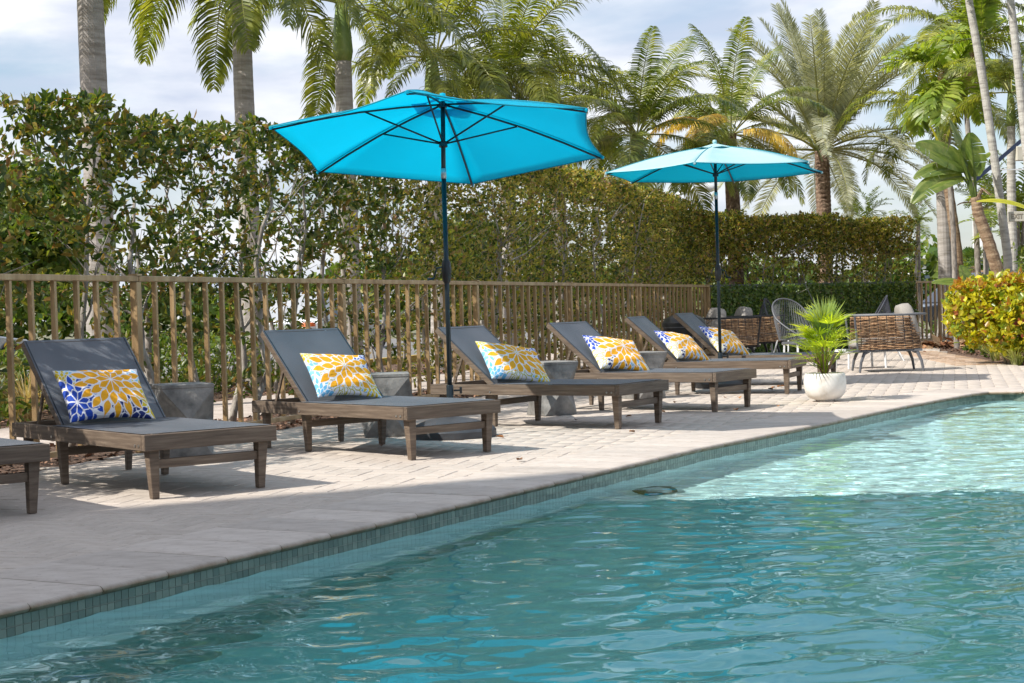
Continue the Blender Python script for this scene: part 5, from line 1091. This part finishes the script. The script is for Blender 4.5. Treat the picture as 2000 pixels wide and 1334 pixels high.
# big armchair at the right, seen from its flank, seat open to the left
wa = wicker_chair('large sunlit wicker armchair with taupe cushions, right of the white planter', (5.06, 21.75, 0), rad(86), .76, .88, .74, seedn=3, frame='grey_metal')
wicker_chair('dark framed wicker armchair behind the far umbrella pole, left one of the pair', (at(1420, 640, 25.6).x, 25.6, 0), rad(-78), .72, .74, .72, 'dark framed wicker armchairs', 4)
wicker_chair('dark framed wicker armchair, right one of the pair by the ivy screen', (at(1472, 640, 27.6).x, 27.6, 0), rad(-80), .72, .74, .72, 'dark framed wicker armchairs', 5)
def rope_chair(label, loc, rz, m, tilt=0., high=.95, leg='white_metal', w_=.36, group=None):
    t_ = thing('rope_chair', label, 'chair', loc, rz, group); rx = rad(tilt); Rm = Matrix.Rotation(-rx, 3, 'X')
    def Q(p): p = Vector(p)-Vector((0, 0, .38)); return Rm@p+Vector((0, 0, .38))
    K = 28; rim = []
    for k in range(K+1):
        a = math.pi*2*k/K; x = w_*math.sin(a); h = .62-.36*math.cos(a) if True else 0; zz = .38+(high-.38)*(.5-.5*math.cos(a)); yy = .30*math.cos(a)*.5+.15-.45*(zz-.38)/(high-.38)*.55
        rim.append(Q((x*(1-.12*math.cos(a)), yy+(.22 if math.cos(a) > 0 else 0)*math.cos(a), zz)))
    mb = MB(); mb.tube(rim, .014, 7, cap=False); mb.build('rim', M['grey_metal'] if m == 'rope_grey' else M[m], t_, smooth=True)
    seat = []
    for k in range(K+1): a = math.pi*2*k/K; seat.append(Q((w_*.62*math.sin(a), .20*math.cos(a)-.02, .36-.0)))
    mb = MB(); mb.tube(seat, .010, 6, cap=False); mb.build('seat_ring', M['grey_metal'], t_, smooth=True)
    mb = MB()
    for k in range(64):
        x = k/64*K; i = int(x); f = x-i; a = rim[i].lerp(rim[i+1], f); b_ = seat[i].lerp(seat[i+1], f); mb.tube([a, (a+b_)/2+(Q((0, 0, .38))-(a+b_)/2)*-.06, b_], .0045, 4, cap=False)
    for k in range(26): y = -.2+.4*k/25.; hw = w_*.62*math.sqrt(max(0, 1-((y+.0)/.21)**2)); mb.tube([Q((-hw, y-.02, .36)), Q((0, y-.02, .345)), Q((hw, y-.02, .36))], .0045, 4, cap=False)
    tag(mb.build('rope_weave', M[m], t_), kind='stuff')
    for x, y in ((-1, -1), (1, -1), (-1, 1), (1, 1)): mb = MB(); mb.tube([Q((x*.18, y*.15, .355)), (x*.26, y*.24+(-.1 if tilt else 0), 0)], .011, 6); mb.build('leg', M[leg], t_)
    return t_
rope_chair('pale grey rope chair with a tall rounded back, left of the potted palm', (gp(1553, 708).x, gp(1553, 708).y+.2, 0), rad(205), 'rope_grey', 0, 1.02, w_=.32)
rope_chair('navy rope chair leaning far back in front of the ivy screen', (gp(1520, 703).x, gp(1520, 703).y+1.2, 0), rad(250), 'rope_dark', 22, .98)
rope_chair('dark rope chair whose rounded back shows above the large wicker armchair', (gp(1712, 706).x+.1, 25.2, 0), rad(80), 'rope_dark', 12, .98)
def low_table(label, c, wd, dp, h, m, lm, rz=0.):
    t_ = thing('low_table', label, 'table', c, rz); mb = MB(); mb.box((0, 0, h-.015), (wd, dp, .03)); link('table_top', mb.mesh('table_top', M[m], bevel=.003), t_)
    for k in range(5): mb = MB(); mb.box((0, -dp/2+dp*(k+.5)/5, h+.004), (wd*.96, dp/5*.8, .008)); mb.build('slat', M[m], t_)
    for x in (-1, 1):
        for y in (-1, 1): mb = MB(); mb.bar((x*(wd/2-.03), y*(dp/2-.03), h-.03), (x*(wd/2-.02), y*(dp/2-.02), 0), .025, .025); mb.build('leg', M[lm], t_)
low_table('low grey slatted table with white legs, left of the potted palm', (gp(1532, 706).x, 24.2, 0), .55, .5, .36, 'grey_metal', 'white_metal', .3)
low_table('low white topped table half hidden under the large wicker armchair', (4.95, 22.9, 0), .6, .5, .26, 'white_metal', 'white_metal', .2)
# round black lidded tub behind the two far loungers
bt = thing('black_bin', 'round black lidded bin behind the two farthest loungers', 'bin', (2.26, 21.1, 0)); bt.scale = (.84, .84, 1.2); mb = MB(); mb.lathe([(.001, 0), (.25, 0), (.28, .05), (.31, .52), (.325, .535), (.325, .56)], 28); mb.build('body', M['black_plastic'], bt, smooth=True)
mb = MB(); mb.lathe([(.345, .575), (.345, .615), (.30, .66), (.20, .695), (.10, .71), (.001, .715)], 28, cap=True); mb.build('lid', M['black_plastic'], bt, angle=40)
mb = MB(); mb.lathe([(.326, .562), (.333, .562), (.333, .573), (.326, .573)], 28); mb.build('lid_rim', M['grey_metal'], bt)
# thin stake beside the potted palm
o = thing('thin_stake', 'thin leaning metal stake behind the potted palm', 'stake', gp(1590, 690)); b = Vector(o.location); mb = MB(); mb.tube([(0, 0, 0), at(1590, 592, b.y)-b, at(1575, 560, b.y)-b, at(1567, 530, b.y)-b], [.012, .01, .006, .004], 5); mb.build('rod', M['grey_metal'], o)

# ============================================================ RIGHT EDGE: SIGN, STRUT
af = thing('awning_frame', 'dark blue slanting awning strut with a thin white rail at the right edge', 'awning frame', at(2110, 600, 27)*1.0); b = at(2110, 600, 27); b.z = 0; af.location = b
mb = MB(); mb.bar((0, 0, -.03), (0, 0, 3.6), .09, .09, up=(0, 1, 0)); mb.build('post', M['white_metal'], af)
mb = MB(); mb.bar(at(1905, 352, 27)-b, at(2110, 175, 27)-b, .05, .06); mb.build('strut', M['strut'], af)
mb = MB(); mb.bar(at(1930, 331, 27)-b, at(2110, 331, 27)-b, .02, .02); mb.build('rail', M['white_metal'], af)
es = thing('exit_sign', 'small cream EXIT sign hanging at the right edge in front of the palm trunks', 'sign', at(1984, 423, 26.6)); mb = MB(); mb.box((.012, 0, 0), (.26, .05, .165)); link('panel', mb.mesh('panel', M['sign_cream'], bevel=.006), es)
fc = bpy.data.curves.new('lettering', 'FONT'); fc.body = 'EXIT'; fc.size = .112; fc.align_x = 'CENTER'; fc.align_y = 'CENTER'; fc.extrude = .002; fc.offset = .003; tmp = bpy.data.objects.new('tmp', fc); COL.objects.link(tmp); bpy.context.view_layer.update(); lme = bpy.data.meshes.new_from_object(tmp.evaluated_get(bpy.context.evaluated_depsgraph_get())); bpy.data.objects.remove(tmp); lme.materials.clear(); o = link('lettering', lme, None, M['sign_ink']); o.parent = es; o.rotation_euler = (rad(90), 0, 0); o.location = (.012, -.027, 0); o.scale = (.85, 1, 1)
mb = MB(); mb.bar(Vector((.2, 0, .0)), Vector((at(2110, 423, 27)-at(1987, 423, 26.6))), .02, .02); mb.build('bracket', M['white_metal'], es); es.rotation_euler = (0, 0, 0)
ls = thing('wall_lamp', 'small cream lamp box mounted near the awning strut at the right edge', 'lamp', at(1992, 300, 27)); mb = MB(); mb.box((0, 0, 0), (.14, .12, .24)); link('housing', mb.mesh('housing', M['sign_cream'], bevel=.01), ls); mb = MB(); mb.bar((.07, 0, 0), at(2108, 300, 27)-at(1992, 300, 27), .02, .02); mb.build('bracket', M['white_metal'], ls)

# ============================================================ STREET
def street_lamp(label, u, v, y, dx):
    h = at(u, v, y); b = Vector((h.x-dx, h.y, -.05)); t_ = thing('street_lamp', label, 'street lamp', b); H_ = h.z+.05; mb = MB(); mb.tube([(0, 0, 0), (0, 0, H_-.6), (dx*.2, 0, H_-.25), (dx, 0, H_)], [.09, .06, .045, .04], 8); mb.build('pole', M['white_metal'], t_, smooth=True); mb = MB(); mb.tube([(dx-.1, 0, H_-.02), (dx+.15, 0, H_+.02), (dx+.45, 0, H_), (dx+.6, 0, H_-.03)], [.05, .13, .12, .03], 10); mb.build('lamp_head', M['white_metal'], t_, smooth=True)
street_lamp('curved arm street lamp peeking over the hedge under the far umbrella', 1358, 368, 45, .9)
street_lamp('street lamp head just visible above the near umbrella canopy', 905, 190, 48, .7)
def car(label, loc, rz, m, suv=False, L=4.4, W_=1.8):
    t_ = thing('parked_car', label, 'car', loc, rz); h1, h2 = (.85, 1.68) if suv else (.78, 1.42); body = [(-L/2, .35), (-L/2, h1*.95), (-L*.42, h1+.02), (L*.24, h1), (L*.44, h1*.88), (L/2, h1*.72), (L/2, .32)]
    mb = MB(); mb.loft([[(x, y*W_/2*(1 if abs(y) < 1 else .96), z if 1 else 0) for x, z in body] for y in (-1, -.9, .9, 1)]); link('body', mb.mesh('body', M[m], bevel=.03), t_)
    cab = [(-L*.46 if suv else -L*.40, h1), (-L*.42 if suv else -L*.26, h2-.03), (-L*.2, h2), (L*.02, h2-.02), (L*.24, h1)]
    mb = MB(); mb.loft([[(x*(1 if abs(y) > .9 else 1), y*W_/2*.93*(1-(z-h1)*.18), z+.003) for x, z in cab] for y in (-1, 1)]); link('cabin', mb.mesh('cabin', M[m], bevel=.03), t_)
    for y in (-1, 1):
        for xa, xb in ((-.30, -.10), (-.08, .10)):
            mb = MB(); za, zb = h1+.07, h2-.12; q = [(L*xa, za), (L*xb+(.12 if xb > 0 else 0), za), (L*xb-(.08 if xb > 0 else 0), zb), (L*xa+.04, zb)]; mb.loft([[(x, y*(W_/2*.93*(1-(z-h1)*.18)+.004), z) for x, z in q], [(x, y*(W_/2*.93*(1-(z-h1)*.18)-.02), z) for x, z in q]]); mb.build('window', M['window_glass'], t_)
        for x in (-L*.3, L*.31):
            mb = MB(); mb.tube([(x, y*(W_/2-.2), .33), (x, y*(W_/2+.01), .33)], .33, 20); wh = mb.build('wheel', M['tyre'], t_); mb = MB(); mb.tube([(x, y*(W_/2), .33), (x, y*(W_/2+.02), .33)], .19, 12); mb.build('rim', M['grey_metal'], wh)
        mb = MB(); mb.box((L/2-.01, y*W_*.36, h1*.72), (.06, .3, .12)); mb.build('headlight', M['white_metal'], t_)
    mb = MB(); mb.box((L*.135, 0, (h1+h2)/2+.01), (.02, W_*.76, (h2-h1)*.75), Matrix.Rotation(rad(-33), 3, 'Y')); mb.build('windscreen', M['window_glass'], t_); return t_
fa = math.atan2(FDIR.y, FDIR.x)
car('silver car parked across the road behind the near end of the fence', FP(7.5, 15.0, -.05), fa, 'car_silver')
car('pale sports utility vehicle on the road behind the second fence bay', FP(24, 14.5, -.05), fa, 'car_silver', True, 4.8, 1.9)
car('dark blue sports utility vehicle parked behind the fence end, right of the ivy screen', (13.0, 45.5, -.05), rad(195), 'car_dark', True, 4.7, 1.9)
car('dark car parked farther right behind the low paddle leaves', (15.8, 47.5, -.05), rad(190), 'car_dark', False, 4.5, 1.8)
for u, v, y, lb in [(600, 622, 38, 'nearer orange and white traffic barrel seen between the fence slats'), (546, 606, 50, 'farther orange and white traffic barrel, partly behind twigs')]:
    c = gp(u, v) if False else at(u, v, y); o = thing('traffic_barrel', lb, 'traffic barrel', (c.x, y, -.05))
    mb = MB(); mb.lathe([(.30, 0), (.30, .06), (.24, .07), (.235, .3), (.22, .31), (.215, .55), (.20, .56), (.195, .80), (.17, .84), (.001, .85)], 20, cap=True); mb.build('body', M['orange_plastic'], o, angle=40)
    for z in (.38, .64): mb = MB(); mb.lathe([(.228-.04*(z-.3), z), (.224-.04*(z-.3), z+.11)], 20); mb.build('band', M['white_band'], o)
